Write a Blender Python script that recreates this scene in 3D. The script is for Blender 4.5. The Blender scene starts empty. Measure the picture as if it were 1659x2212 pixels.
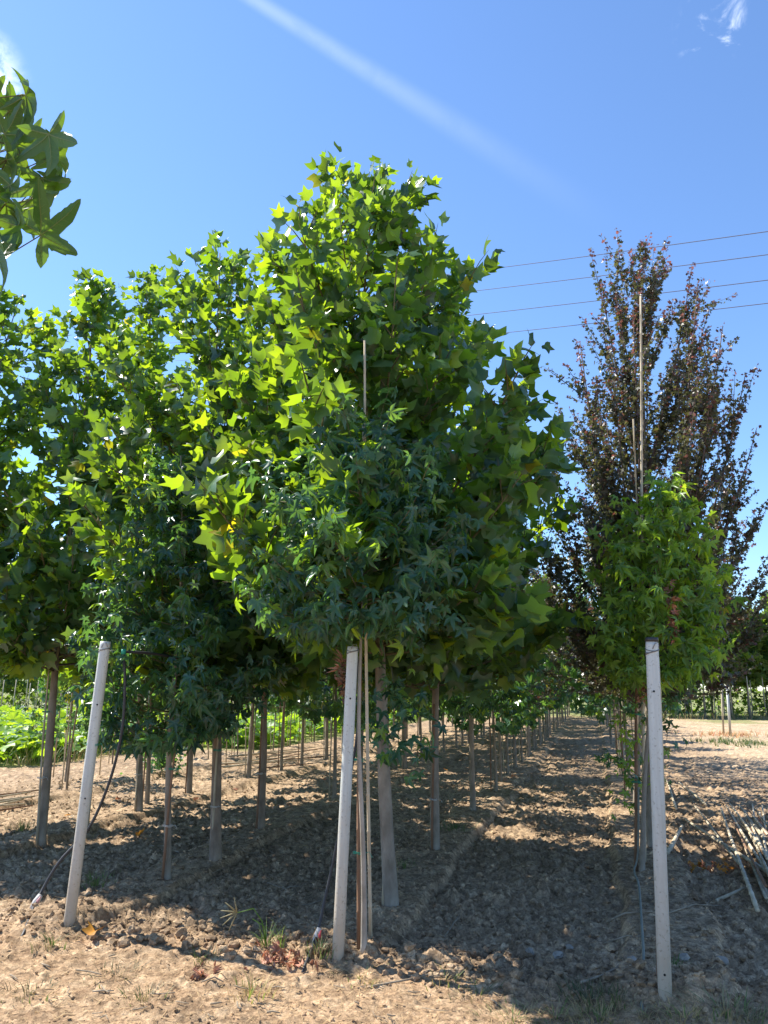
import bpy, math, random
import numpy as np
from mathutils import Vector, Matrix

C = bpy.context.scene.collection
SC = bpy.context.scene
R = math.radians
rng = np.random.default_rng(7)
random.seed(7)

# ------------------------------------------------------------------ camera
F, CU, CV, EYE, HORIZON = 1662.0, 829.5, 1106.0, 1.6, 1490.0     # lens measured on a 1659 x 2212 print of the photo
PITCH = math.atan((HORIZON - CV) / F)
CP, SP = math.cos(PITCH), math.sin(PITCH)
cam = bpy.data.cameras.new('camera')
cam.sensor_fit = 'VERTICAL'
cam.sensor_height = 36.0
cam.lens = F / 2212.0 * 36.0
cam.clip_start = 0.05
cam.clip_end = 3000
camo = bpy.data.objects.new('camera', cam)
C.objects.link(camo)
camo.location = (0, 0, EYE)
camo.rotation_euler = (R(90) + PITCH, 0, 0)
SC.camera = camo

# ------------------------------------------------------------------ sky, sun, exposure
SUN_EL = R(50)
SUN_AZ = R(-62)           # measured from +Y towards +X: the sun stands ahead and to the left
SUND = Vector((math.sin(SUN_AZ) * math.cos(SUN_EL), math.cos(SUN_AZ) * math.cos(SUN_EL), math.sin(SUN_EL)))


def ray(u, v):
    x, y = (u - CU) / F, (CV - v) / F
    return Vector((x, CP - y * SP, SP + y * CP))


world = bpy.data.worlds.new('World')
SC.world = world
world.use_nodes = True
nt = world.node_tree
bg = nt.nodes['Background']
sky = nt.nodes.new('ShaderNodeTexSky')
sky.sky_type = 'NISHITA'
sky.sun_disc = False
sky.sun_elevation = SUN_EL
sky.sun_rotation = SUN_AZ
sky.altitude = 50
sky.air_density = 1.0
sky.dust_density = 0.08
sky.ozone_density = 7.5
bg.inputs[1].default_value = 0.142
tc = nt.nodes.new('ShaderNodeTexCoord')
mapn = nt.nodes.new('ShaderNodeMapping')
mapn.inputs['Scale'].default_value = (1, 1, 1)
nt.links.new(tc.outputs['Generated'], mapn.inputs[0])
no = nt.nodes.new('ShaderNodeTexNoise')
no.inputs['Scale'].default_value = 26
no.inputs['Detail'].default_value = 8
no.inputs['Roughness'].default_value = 0.62
no.inputs['Distortion'].default_value = 0.6
nt.links.new(mapn.outputs[0], no.inputs[0])
total = None
for (u, v, cosr, lo, hi) in ((1540, 55, 0.9991, 0.50, 0.80), (-120, 190, 0.9960, 0.40, 0.6)):
    d = ray(u, v).normalized()
    dot = nt.nodes.new('ShaderNodeVectorMath')
    dot.operation = 'DOT_PRODUCT'
    dot.inputs[1].default_value = d
    nt.links.new(tc.outputs['Generated'], dot.inputs[0])
    mr = nt.nodes.new('ShaderNodeMapRange')
    mr.interpolation_type = 'SMOOTHSTEP'
    mr.inputs[1].default_value = cosr
    mr.inputs[2].default_value = 1.0
    nt.links.new(dot.outputs['Value'], mr.inputs[0])
    m2 = nt.nodes.new('ShaderNodeMapRange')
    m2.interpolation_type = 'SMOOTHSTEP'
    m2.inputs[1].default_value = lo
    m2.inputs[2].default_value = hi
    nt.links.new(no.outputs[0], m2.inputs[0])
    mu = nt.nodes.new('ShaderNodeMath')
    mu.operation = 'MULTIPLY'
    nt.links.new(mr.outputs[0], mu.inputs[0])
    nt.links.new(m2.outputs[0], mu.inputs[1])
    if total is None:
        total = mu.outputs[0]
    else:
        mx = nt.nodes.new('ShaderNodeMath')
        mx.operation = 'MAXIMUM'
        nt.links.new(total, mx.inputs[0])
        nt.links.new(mu.outputs[0], mx.inputs[1])
        total = mx.outputs[0]
d1, d2 = ray(550, 0).normalized(), ray(1400, 533).normalized()  # lens-flare streak, painted into the sky colour as a pale band
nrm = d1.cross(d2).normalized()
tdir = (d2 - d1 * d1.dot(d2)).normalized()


def dotn(v):
    q = nt.nodes.new('ShaderNodeVectorMath')
    q.operation = 'DOT_PRODUCT'
    q.inputs[1].default_value = v
    nt.links.new(tc.outputs['Generated'], q.inputs[0])
    return q.outputs['Value']


def mathn(op, a, b_=None):
    q = nt.nodes.new('ShaderNodeMath')
    q.operation = op
    for i_, x_ in enumerate((a, b_)):
        if x_ is None:
            continue
        if isinstance(x_, (int, float)):
            q.inputs[i_].default_value = x_
        else:
            nt.links.new(x_, q.inputs[i_])
    return q.outputs[0]


def mapn_(v, a, b_, c, d):
    q = nt.nodes.new('ShaderNodeMapRange')
    q.interpolation_type = 'SMOOTHSTEP'
    for i_, x_ in zip((1, 2, 3, 4), (a, b_, c, d)):
        q.inputs[i_].default_value = x_
    nt.links.new(v, q.inputs[0])
    return q.outputs[0]


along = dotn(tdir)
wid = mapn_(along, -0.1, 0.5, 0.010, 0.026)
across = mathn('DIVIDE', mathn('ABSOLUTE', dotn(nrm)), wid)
flare_streak = mathn('MULTIPLY', mapn_(across, 0.0, 1.0, 1.0, 0.0), mapn_(along, -0.05, d2.dot(tdir), 0.14, 0.0))
flare_streak = mathn('MULTIPLY', flare_streak, mapn_(along, -0.6, -0.1, 0.0, 1.0))
flare_streak = mathn('MULTIPLY', flare_streak, mapn_(dotn(d1), 0.0, 0.4, 0.0, 1.0))
flare_streak = mathn('MULTIPLY', flare_streak, mapn_(no.outputs[0], 0.3, 0.6, 0.75, 1.0))
total = mathn('MAXIMUM', total, flare_streak)
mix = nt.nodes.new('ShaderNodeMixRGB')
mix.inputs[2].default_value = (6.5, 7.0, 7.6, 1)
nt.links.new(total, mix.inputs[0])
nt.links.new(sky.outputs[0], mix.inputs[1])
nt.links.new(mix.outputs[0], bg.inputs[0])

sun = bpy.data.lights.new('sun', 'SUN')
sun.energy = 5.0
sun.angle = R(0.53)
sun.color = (1.0, 0.95, 0.86)
suno = bpy.data.objects.new('sun', sun)
C.objects.link(suno)
suno.rotation_euler = (-SUND).to_track_quat('-Z', 'Y').to_euler()
vs = SC.view_settings
vs.view_transform = 'Standard'
vs.look = 'None'
vs.gamma = 1.0
vs.use_curve_mapping = False
vs.exposure = 0.95
SC.cycles.max_bounces = 10
SC.cycles.transmission_bounces = 8
SC.cycles.diffuse_bounces = 5
SC.cycles.sample_clamp_indirect = 6.0

# ------------------------------------------------------------------ helpers


def G(u, v, z=0.0):
    """the point of the ground (height z) seen at this place of the photo"""
    d = ray(u, v)
    t = (z - EYE) / d.z
    return Vector((d.x * t, d.y * t, z))


def aty(u, v, Y):
    d = ray(u, v)
    t = Y / d.y
    return Vector((d.x * t, Y, EYE + d.z * t))


def project(P):
    P = np.asarray(P, float)
    x, y, z = P[..., 0], P[..., 1], P[..., 2] - EYE
    zc = y * CP + z * SP
    yc = z * CP - y * SP
    zc = np.where(zc < 1e-3, 1e-3, zc)
    return CU + F * x / zc, CV - F * yc / zc, zc


ND = np.array((0.9659, -0.2588))     # across the rows
SD = np.array((0.2588, 0.9659))      # along the rows
ROWS = (-8.1, -5.98, -3.68, -1.62, 0.36)


def ns(n, s):
    return float(n * ND[0] + s * SD[0]), float(n * ND[1] + s * SD[1])


def link(o):
    C.objects.link(o)
    return o


def tag(o, label=None, cat=None, group=None, kind=None):
    if label:
        o['label'] = label
    if cat:
        o['category'] = cat
    if group:
        o['group'] = group
    if kind:
        o['kind'] = kind
    return o


def empty(name, loc, label, cat, group=None):
    o = link(bpy.data.objects.new(name, None))
    o.location = loc
    o.empty_display_size = 0.2
    return tag(o, label, cat, group)


def np_mesh(name, verts, tris, mats, matidx=None, smooth=True, fattr=None, vattr=None):
    """triangle mesh from arrays"""
    me = bpy.data.meshes.new(name)
    nv, nf = len(verts), len(tris)
    me.vertices.add(nv)
    me.vertices.foreach_set('co', np.asarray(verts, np.float32).ravel())
    k = tris.shape[1]
    me.loops.add(nf * k)
    me.loops.foreach_set('vertex_index', np.asarray(tris, np.int32).ravel())
    me.polygons.add(nf)
    me.polygons.foreach_set('loop_start', np.arange(0, nf * k, k, dtype=np.int32))
    me.polygons.foreach_set('loop_total', np.full(nf, k, np.int32))
    if matidx is not None:
        me.polygons.foreach_set('material_index', np.asarray(matidx, np.int32))
    me.polygons.foreach_set('use_smooth', np.full(nf, smooth, bool))
    for m in mats:
        me.materials.append(m)
    for nm, arr in (fattr or {}).items():
        a = me.attributes.new(nm, 'FLOAT', 'FACE')
        a.data.foreach_set('value', np.asarray(arr, np.float32))
    for nm, arr in (vattr or {}).items():
        a = me.attributes.new(nm, 'FLOAT', 'POINT')
        a.data.foreach_set('value', np.asarray(arr, np.float32))
    me.update(calc_edges=True)
    return me


class MB:
    """collects tubes, rings, boxes; build() links them as ONE mesh object"""

    def __init__(self):
        self.v, self.f, self.m = [], [], []

    def tube(self, pts, rad, sides=8, cap=True, mat=0):
        pts = [Vector(p) for p in pts]
        n = len(pts)
        if not hasattr(rad, '__len__'):
            rad = [rad] * n
        base = len(self.v)
        up = Vector((0, 0, 1))
        prev = None
        for i, p in enumerate(pts):
            t = (pts[min(i + 1, n - 1)] - pts[max(i - 1, 0)]).normalized()
            if prev is None:
                a = t.cross(up)
                if a.length < 0.05:
                    a = t.cross(Vector((1, 0, 0)))
                a.normalize()
            else:
                a = prev - t * prev.dot(t)
                a.normalize()
            prev = a
            b = t.cross(a)
            for k in range(sides):
                w = 2 * math.pi * k / sides
                self.v.append(p + (a * math.cos(w) + b * math.sin(w)) * rad[i])
        for i in range(n - 1):
            for k in range(sides):
                k2 = (k + 1) % sides
                A, B = base + i * sides, base + (i + 1) * sides
                self.f.append((A + k, A + k2, B + k2, B + k))
                self.m.append(mat)
        if cap:
            self.f.append(tuple(base + k for k in range(sides))[::-1])
            self.f.append(tuple(base + (n - 1) * sides + k for k in range(sides)))
            self.m += [mat, mat]
        return self

    def tri(self, a, b, c, mat=0):
        i = len(self.v)
        self.v += [Vector(a), Vector(b), Vector(c)]
        self.f.append((i, i + 1, i + 2))
        self.m.append(mat)

    def poly(self, pts, mat=0):
        i = len(self.v)
        self.v += [Vector(p) for p in pts]
        self.f.append(tuple(range(i, i + len(pts))))
        self.m.append(mat)

    def mesh(self, name, mats, smooth=True):
        me = bpy.data.meshes.new(name)
        me.from_pydata([tuple(x) for x in self.v], [], self.f)
        if not isinstance(mats, (list, tuple)):
            mats = [mats]
        for m in mats:
            me.materials.append(m)
        me.polygons.foreach_set('material_index', self.m)
        me.polygons.foreach_set('use_smooth', [smooth] * len(self.f))
        me.update()
        return me

    def build(self, name, mats, parent=None, smooth=True):
        """vertices are world points when the parent is an unrotated Empty: shift by its location"""
        if parent is not None:
            L = world_loc(parent)
            self.v = [p - L for p in self.v]
        o = link(bpy.data.objects.new(name, self.mesh(name, mats, smooth)))
        if parent is not None:
            o.parent = parent
        return o


def world_loc(o):
    L = Vector((0, 0, 0))
    while o is not None:
        L = L + o.location
        o = o.parent
    return L


# ------------------------------------------------------------------ materials


def new_mat(name):
    m = bpy.data.materials.new(name)
    m.use_nodes = True
    n = m.node_tree.nodes
    return m, n, m.node_tree.links, n['Principled BSDF']


def ramp(n, stops):
    r = n.new('ShaderNodeValToRGB')
    e = r.color_ramp.elements
    while len(e) < len(stops):
        e.new(0.5)
    for i, (p, c) in enumerate(stops):
        e[i].position = p
        e[i].color = (*c, 1)
    return r


def noise(n, l, scale, detail=6, rough=0.6, vec=None, dist=0.0, coord='Object'):
    t = n.new('ShaderNodeTexNoise')
    t.inputs['Scale'].default_value = scale
    t.inputs['Detail'].default_value = detail
    t.inputs['Roughness'].default_value = rough
    t.inputs['Distortion'].default_value = dist
    if vec is None:
        c = n.new('ShaderNodeTexCoord')
        vec = c.outputs[coord]
    l.new(vec, t.inputs['Vector'])
    return t


def stretched(n, l, sx, sy, sz, coord='Object'):
    c = n.new('ShaderNodeTexCoord')
    m = n.new('ShaderNodeMapping')
    m.inputs['Scale'].default_value = (sx, sy, sz)
    l.new(c.outputs[coord], m.inputs[0])
    return m.outputs[0]


def bump(n, l, p, src, strength=0.4, dist=0.01):
    b = n.new('ShaderNodeBump')
    b.inputs['Strength'].default_value = strength
    b.inputs['Distance'].default_value = dist
    l.new(src, b.inputs['Height'])
    l.new(b.outputs[0], p.inputs['Normal'])


def leaf_mat(name, refl, trans, fac=0.42, rough=0.42, spread=0.5, vein=None, spec=0.5):
    """glossy leaf that lets sunlight through; colour differs from leaf to leaf"""
    m, n, l, p = new_mat(name)
    oi = n.new('ShaderNodeObjectInfo')
    at = n.new('ShaderNodeAttribute')
    at.attribute_name = 'var'
    ad = n.new('ShaderNodeMath')
    ad.operation = 'ADD'
    l.new(oi.outputs['Random'], ad.inputs[0])
    l.new(at.outputs['Fac'], ad.inputs[1])
    fr = n.new('ShaderNodeMath')
    fr.operation = 'FRACT'
    l.new(ad.outputs[0], fr.inputs[0])

    def tone(c):
        lo = tuple(x * (1 - spread) for x in c)
        hi = (min(1, c[0] * (1 + spread) * 1.15), min(1, c[1] * (1 + spread * 0.8)), c[2] * (1 + spread * 0.2))
        r = ramp(n, ((0.0, lo), (0.55, c), (1.0, hi)))
        l.new(fr.outputs[0], r.inputs[0])
        return r.outputs[0]
    cr, ct = tone(refl), tone(trans)
    mid = n.new('ShaderNodeAttribute')
    mid.attribute_name = 'mid'
    pw = n.new('ShaderNodeMath')
    pw.operation = 'POWER'
    pw.inputs[1].default_value = 7.0
    l.new(mid.outputs['Fac'], pw.inputs[0])
    ms = n.new('ShaderNodeMath')
    ms.operation = 'MULTIPLY'
    ms.inputs[1].default_value = 0.55
    l.new(pw.outputs[0], ms.inputs[0])
    gb = n.new('ShaderNodeNewGeometry')
    un = n.new('ShaderNodeMixRGB')
    un.inputs[2].default_value = (refl[0] * 1.5 + .03, refl[1] * 1.22 + .03, refl[2] * 1.4 + .03, 1)
    ub = n.new('ShaderNodeMath')
    ub.operation = 'MULTIPLY'
    ub.inputs[1].default_value = 0.6
    l.new(gb.outputs['Backfacing'], ub.inputs[0])
    l.new(ub.outputs[0], un.inputs[0])
    l.new(cr, un.inputs[1])
    cr = un.outputs[0]
    mx = n.new('ShaderNodeMixRGB')
    mx.inputs[2].default_value = (refl[0] * 2.4 + .03, refl[1] * 1.9 + .03, refl[2] * 2 + .01, 1)
    l.new(ms.outputs[0], mx.inputs[0])
    l.new(cr, mx.inputs[1])
    nz = noise(n, l, 30, 3, 0.6)
    hv = n.new('ShaderNodeHueSaturation')
    vr = n.new('ShaderNodeMapRange')
    vr.inputs[3].default_value = 0.72
    vr.inputs[4].default_value = 1.28
    l.new(nz.outputs[0], vr.inputs[0])
    l.new(vr.outputs[0], hv.inputs['Value'])
    l.new(mx.outputs[0], hv.inputs['Color'])
    l.new(hv.outputs[0], p.inputs['Base Color'])
    p.inputs['Roughness'].default_value = rough
    p.inputs['Specular IOR Level'].default_value = spec
    tr = n.new('ShaderNodeBsdfTranslucent')
    l.new(ct, tr.inputs[0])
    ms2 = n.new('ShaderNodeMixShader')
    ms2.inputs[0].default_value = fac
    l.new(p.outputs[0], ms2.inputs[1])
    l.new(tr.outputs[0], ms2.inputs[2])
    l.new(ms2.outputs[0], n['Material Output'].inputs[0])
    return m


M = {}
M['tulip'] = leaf_mat('tulip_leaf', (0.043, 0.118, 0.060), (0.34, 0.56, 0.016), 0.44, 0.28, 0.6)
M['tulip_yellow'] = leaf_mat('tulip_leaf_yellow', (0.13, 0.16, 0.02), (0.55, 0.55, 0.02), 0.5, 0.42)
M['gum'] = leaf_mat('sweetgum_leaf', (0.042, 0.118, 0.076), (0.17, 0.38, 0.05), 0.38, 0.30)
M['gum_light'] = leaf_mat('sweetgum_leaf_light', (0.13, 0.265, 0.06), (0.46, 0.72, 0.03), 0.45, 0.34)
M['gum_near'] = leaf_mat('sweetgum_leaf_near', (0.046, 0.110, 0.045), (0.24, 0.41, 0.02), 0.42, 0.42, 0.3)
M['maple'] = leaf_mat('maple_leaf', (0.058, 0.068, 0.046), (0.16, 0.18, 0.05), 0.32, 0.40)
M['maple_red'] = leaf_mat('maple_leaf_red', (0.105, 0.058, 0.055), (0.26, 0.10, 0.075), 0.38, 0.40)
M['squash'] = leaf_mat('squash_leaf', (0.13, 0.27, 0.05), (0.42, 0.66, 0.03), 0.45, 0.45)
M['far'] = leaf_mat('far_leaf', (0.07, 0.15, 0.03), (0.26, 0.42, 0.04), 0.42, 0.5)
M['dead'] = leaf_mat('dead_leaf', (0.42, 0.20, 0.105), (0.26, 0.10, 0.04), 0.25, 0.7)
M['withered'] = leaf_mat('withered_leaf', (0.17, 0.10, 0.06), (0.20, 0.09, 0.04), 0.2, 0.75)
M['red'] = leaf_mat('red_leaf', (0.36, 0.20, 0.12), (0.28, 0.12, 0.06), 0.25, 0.7)
M['orange'] = leaf_mat('orange_leaf', (0.55, 0.25, 0.03), (0.4, 0.2, 0.02), 0.25, 0.6, 0.3)
M['grass'] = leaf_mat('grass_blade', (0.10, 0.17, 0.05), (0.2, 0.3, 0.05), 0.35, 0.5)
M['dry_grass'] = leaf_mat('dry_grass_blade', (0.34, 0.29, 0.15), (0.3, 0.25, 0.10), 0.3, 0.6)


def bark(name, a, b, scale=14, zs=0.35, bmp=0.5):
    m, n, l, p = new_mat(name)
    v = stretched(n, l, 1, 1, zs)
    t = noise(n, l, scale, 8, 0.65, v)
    c = ramp(n, ((0.30, a), (0.68, b)))
    l.new(t.outputs[0], c.inputs[0])
    t3 = noise(n, l, 2.6, 4, 0.6)
    mx = n.new('ShaderNodeMixRGB')
    mx.blend_type = 'MULTIPLY'
    c3 = ramp(n, ((0.35, (0.62, 0.60, 0.56)), (0.6, (1, 1, 1))))
    l.new(t3.outputs[0], c3.inputs[0])
    mx.inputs[0].default_value = 0.8
    l.new(c.outputs[0], mx.inputs[1])
    l.new(c3.outputs[0], mx.inputs[2])
    l.new(mx.outputs[0], p.inputs['Base Color'])
    p.inputs['Roughness'].default_value = 0.9
    t2 = noise(n, l, scale * 7, 5, 0.6, v)
    bump(n, l, p, t2.outputs[0], bmp, 0.006)
    return m


M['bark'] = bark('grey_bark', (0.20, 0.165, 0.125), (0.36, 0.31, 0.245))
M['bark_pale'] = bark('pale_bark', (0.27, 0.235, 0.19), (0.48, 0.43, 0.36))
M['bark_brown'] = bark('brown_bark', (0.18, 0.135, 0.10), (0.33, 0.26, 0.19))
M['twig'] = bark('twig_bark', (0.10, 0.095, 0.05), (0.20, 0.18, 0.09), 20)
M['maple_twig'] = bark('maple_twig_bark', (0.10, 0.07, 0.06), (0.18, 0.12, 0.10), 20)
M['cane'] = bark('bamboo_cane', (0.30, 0.25, 0.165), (0.62, 0.54, 0.40), 9, 0.15, 0.25)
M['cane_brown'] = bark('brown_cane', (0.17, 0.09, 0.05), (0.33, 0.19, 0.11), 9, 0.12, 0.25)
M['cane_grey'] = bark('grey_cane', (0.44, 0.36, 0.245), (0.76, 0.65, 0.47), 9, 0.15, 0.25)
M['stick'] = bark('dry_stick', (0.20, 0.15, 0.10), (0.42, 0.34, 0.24), 12)


def plain(name, c, rough=0.6, metal=0.0):
    m, n, l, p = new_mat(name)
    t = noise(n, l, 18, 5, 0.6)
    r = ramp(n, ((0.3, tuple(x * 0.78 for x in c)), (0.7, tuple(min(1, x * 1.12) for x in c))))
    l.new(t.outputs[0], r.inputs[0])
    l.new(r.outputs[0], p.inputs['Base Color'])
    p.inputs['Roughness'].default_value = rough
    p.inputs['Metallic'].default_value = metal
    return m


def post_mat():
    m, n, l, p = new_mat('weathered_post')
    v = stretched(n, l, 1, 1, 0.06)
    t = noise(n, l, 26, 6, 0.6, v)
    c = ramp(n, ((0.25, (0.40, 0.415, 0.385)), (0.75, (0.63, 0.655, 0.61))))
    l.new(t.outputs[0], c.inputs[0])
    g = n.new('ShaderNodeTexCoord')          # soil splashed up the lowest part of the post
    sx = n.new('ShaderNodeSeparateXYZ')
    l.new(g.outputs['Object'], sx.inputs[0])
    t2 = noise(n, l, 9, 6, 0.7)
    am = n.new('ShaderNodeMath')
    am.operation = 'MULTIPLY_ADD'
    am.inputs[1].default_value = 0.9
    l.new(t2.outputs[0], am.inputs[0])
    l.new(sx.outputs[2], am.inputs[2])
    mr = n.new('ShaderNodeMapRange')
    mr.interpolation_type = 'SMOOTHSTEP'
    mr.inputs[1].default_value = 0.42
    mr.inputs[2].default_value = 1.5
    mr.inputs[3].default_value = 0.92
    mr.inputs[4].default_value = 0.0
    l.new(am.outputs[0], mr.inputs[0])
    mx = n.new('ShaderNodeMixRGB')
    mx.inputs[2].default_value = (0.40, 0.33, 0.24, 1)
    l.new(mr.outputs[0], mx.inputs[0])
    l.new(c.outputs[0], mx.inputs[1])
    t4 = noise(n, l, 60, 3, 0.5)
    c4 = ramp(n, ((0.30, (0.55, 0.52, 0.47)), (0.40, (1, 1, 1))))
    l.new(t4.outputs[0], c4.inputs[0])
    m4 = n.new('ShaderNodeMixRGB')
    m4.blend_type = 'MULTIPLY'
    m4.inputs[0].default_value = 0.7
    l.new(mx.outputs[0], m4.inputs[1])
    l.new(c4.outputs[0], m4.inputs[2])
    l.new(m4.outputs[0], p.inputs['Base Color'])
    p.inputs['Roughness'].default_value = 0.55
    bump(n, l, p, t.outputs[0], 0.25, 0.004)
    return m


M['post'] = post_mat()
M['hole'] = plain('dark_hole', (0.01, 0.01, 0.01), 0.9)
M['wire'] = plain('grey_wire', (0.22, 0.21, 0.20), 0.5, 0.6)
M['line'] = plain('power_wire', (0.10, 0.06, 0.055), 0.7)
M['hose'] = plain('black_hose', (0.035, 0.034, 0.036), 0.55)
M['hose_grey'] = plain('grey_hose', (0.20, 0.205, 0.165), 0.7)
M['valve'] = plain('pink_valve', (0.62, 0.30, 0.28), 0.5)
M['valve_red'] = plain('red_valve', (0.65, 0.07, 0.07), 0.45)
M['fitting'] = plain('pale_fitting', (0.55, 0.52, 0.48), 0.5)
M['green'] = plain('green_string', (0.02, 0.30, 0.20), 0.6)
M['string'] = plain('pale_string', (0.6, 0.58, 0.52), 0.8)


def soil_mat(clod=False):
    m, n, l, p = new_mat('clod_soil' if clod else 'tilled_soil')
    geo = n.new('ShaderNodeNewGeometry')
    pos = geo.outputs['Position']
    big = noise(n, l, 0.8, 5, 0.6, pos)
    med = noise(n, l, 9, 8, 0.7, pos, 0.4)
    fine = noise(n, l, 75, 6, 0.7, pos)
    tilled = ramp(n, ((0.30, (0.205, 0.135, 0.080)), (0.52, (0.365, 0.255, 0.158)), (0.74, (0.56, 0.425, 0.275))))
    path = ramp(n, ((0.30, (0.22, 0.135, 0.075)), (0.52, (0.39, 0.262, 0.155)), (0.74, (0.56, 0.41, 0.26))))
    l.new(med.outputs[0], tilled.inputs[0])
    l.new(med.outputs[0], path.inputs[0])
    at = n.new('ShaderNodeAttribute')
    at.attribute_name = 'till'
    mx = n.new('ShaderNodeMixRGB')
    if clod:
        mx.inputs[0].default_value = 0.55
    else:
        l.new(at.outputs['Fac'], mx.inputs[0])
    l.new(path.outputs[0], mx.inputs[1])
    l.new(tilled.outputs[0], mx.inputs[2])
    dry = n.new('ShaderNodeAttribute')
    dry.attribute_name = 'dry'
    far = n.new('ShaderNodeMixRGB')
    fr = ramp(n, ((0.3, (0.36, 0.25, 0.155)), (0.7, (0.56, 0.43, 0.28))))
    l.new(med.outputs[0], fr.inputs[0])
    l.new(fr.outputs[0], far.inputs[2])
    l.new(dry.outputs['Fac'], far.inputs[0])
    l.new(mx.outputs[0], far.inputs[1])
    gr = n.new('ShaderNodeAttribute')
    gr.attribute_name = 'green'
    gm = n.new('ShaderNodeMixRGB')
    gc = ramp(n, ((0.3, (0.10, 0.14, 0.04)), (0.7, (0.26, 0.28, 0.10))))
    l.new(fine.outputs[0], gc.inputs[0])
    l.new(gc.outputs[0], gm.inputs[2])
    l.new(gr.outputs['Fac'], gm.inputs[0])
    l.new(far.outputs[0], gm.inputs[1])
    hv = n.new('ShaderNodeHueSaturation')
    vr = n.new('ShaderNodeMapRange')
    vr.inputs[1].default_value = 0.25
    vr.inputs[2].default_value = 0.75
    vr.inputs[3].default_value = 0.72
    vr.inputs[4].default_value = 1.25
    l.new(big.outputs[0], vr.inputs[0])
    l.new(vr.outputs[0], hv.inputs['Value'])
    l.new(gm.outputs[0], hv.inputs['Color'])
    for sc_, lo_, hi_ in ((34.0, 0.70, 1.36), (11.0, 0.80, 1.22)):      # every lump has a tone of its own
        vo = n.new('ShaderNodeTexVoronoi')
        vo.inputs['Scale'].default_value = sc_
        wv = n.new('ShaderNodeVectorMath')
        wv.operation = 'MULTIPLY_ADD'
        wv.inputs[1].default_value = (0.05, 0.05, 0.05)
        l.new(med.outputs['Color'], wv.inputs[0])
        l.new(pos, wv.inputs[2])
        l.new(wv.outputs[0], vo.inputs['Vector'])
        sp = n.new('ShaderNodeSeparateColor')
        l.new(vo.outputs['Color'], sp.inputs[0])
        vm = n.new('ShaderNodeMapRange')
        vm.inputs[3].default_value = lo_
        vm.inputs[4].default_value = hi_
        l.new(sp.outputs[0], vm.inputs[0])
        hx = n.new('ShaderNodeHueSaturation')
        l.new(vm.outputs[0], hx.inputs['Value'])
        l.new(hv.outputs[0], hx.inputs['Color'])
        hv = hx
    h2 = n.new('ShaderNodeHueSaturation')
    v2 = n.new('ShaderNodeMapRange')
    v2.inputs[1].default_value = 0.3
    v2.inputs[2].default_value = 0.7
    v2.inputs[3].default_value = 0.62
    v2.inputs[4].default_value = 1.38
    l.new(fine.outputs[0], v2.inputs[0])
    l.new(v2.outputs[0], h2.inputs['Value'])
    l.new(hv.outputs[0], h2.inputs['Color'])
    l.new(h2.outputs[0], p.inputs['Base Color'])
    p.inputs['Roughness'].default_value = 0.97
    p.inputs['Specular IOR Level'].default_value = 0.15
    bump(n, l, p, fine.outputs[0], 0.9, 0.016)
    return m


M['soil'] = soil_mat()
M['clod'] = soil_mat(True)
M['stone'] = bark('pale_stone', (0.24, 0.21, 0.175), (0.44, 0.39, 0.33), 10, 1.0, 0.4)

# ------------------------------------------------------------------ ground


def hsh(ix, iy, seed):
    h = (ix.astype(np.int64) * 374761393 + iy.astype(np.int64) * 668265263 + seed * 974711) & 0xffffffff
    h = ((h ^ (h >> 13)) * 1274126177) & 0xffffffff
    h = ((h ^ (h >> 15)) * 2246822519) & 0xffffffff
    return ((h ^ (h >> 16)) & 0xffffff) / float(0xffffff)


def vnoise(x, y, seed):
    ix, iy = np.floor(x), np.floor(y)
    fx, fy = x - ix, y - iy
    fx = fx * fx * (3 - 2 * fx)
    fy = fy * fy * (3 - 2 * fy)
    a, b = hsh(ix, iy, seed), hsh(ix + 1, iy, seed)
    c, d = hsh(ix, iy + 1, seed), hsh(ix + 1, iy + 1, seed)
    return (a + (b - a) * fx) * (1 - fy) + (c + (d - c) * fx) * fy


def fbm(x, y, seed, oct=4):
    t, a, w = 0, 0.5, 0
    for k in range(oct):
        t = t + a * vnoise(x * 2 ** k, y * 2 ** k, seed + k)
        w += a
        a *= 0.5
    return t / w


def clods(x, y, cell, seed, fill=0.8):
    """heights of lumps thrown at random, one per cell"""
    wx = (vnoise(x / cell * 2.1, y / cell * 2.1, seed + 50) - 0.5) * 0.55 * cell
    wy = (vnoise(x / cell * 2.1, y / cell * 2.1, seed + 51) - 0.5) * 0.55 * cell
    X, Y = (x + wx) / cell, (y + wy) / cell
    ix, iy = np.floor(X), np.floor(Y)
    out = np.zeros_like(X)
    for dx in (-1, 0, 1):
        for dy in (-1, 0, 1):
            jx, jy = ix + dx, iy + dy
            px = jx + hsh(jx, jy, seed)
            py = jy + hsh(jx, jy, seed + 1)
            r = 0.28 + 0.42 * hsh(jx, jy, seed + 2)
            h = hsh(jx, jy, seed + 3)
            on = hsh(jx, jy, seed + 4) < fill
            th = hsh(jx, jy, seed + 5) * 3.14
            ax, ay = X - px, Y - py
            bx = ax * np.cos(th) + ay * np.sin(th)
            by = (ay * np.cos(th) - ax * np.sin(th)) * (1 + 0.7 * hsh(jx, jy, seed + 6))
            q = 1 - (bx * bx + by * by) / (r * r)
            out = np.maximum(out, np.where(on, np.sqrt(np.clip(q, 0, 1)) * (0.35 + 0.65 * h) * r * 1.4, 0))
    return out


def sstep(a, b, x):
    t = np.clip((x - a) / (b - a), 0, 1)
    return t * t * (3 - 2 * t)


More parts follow.
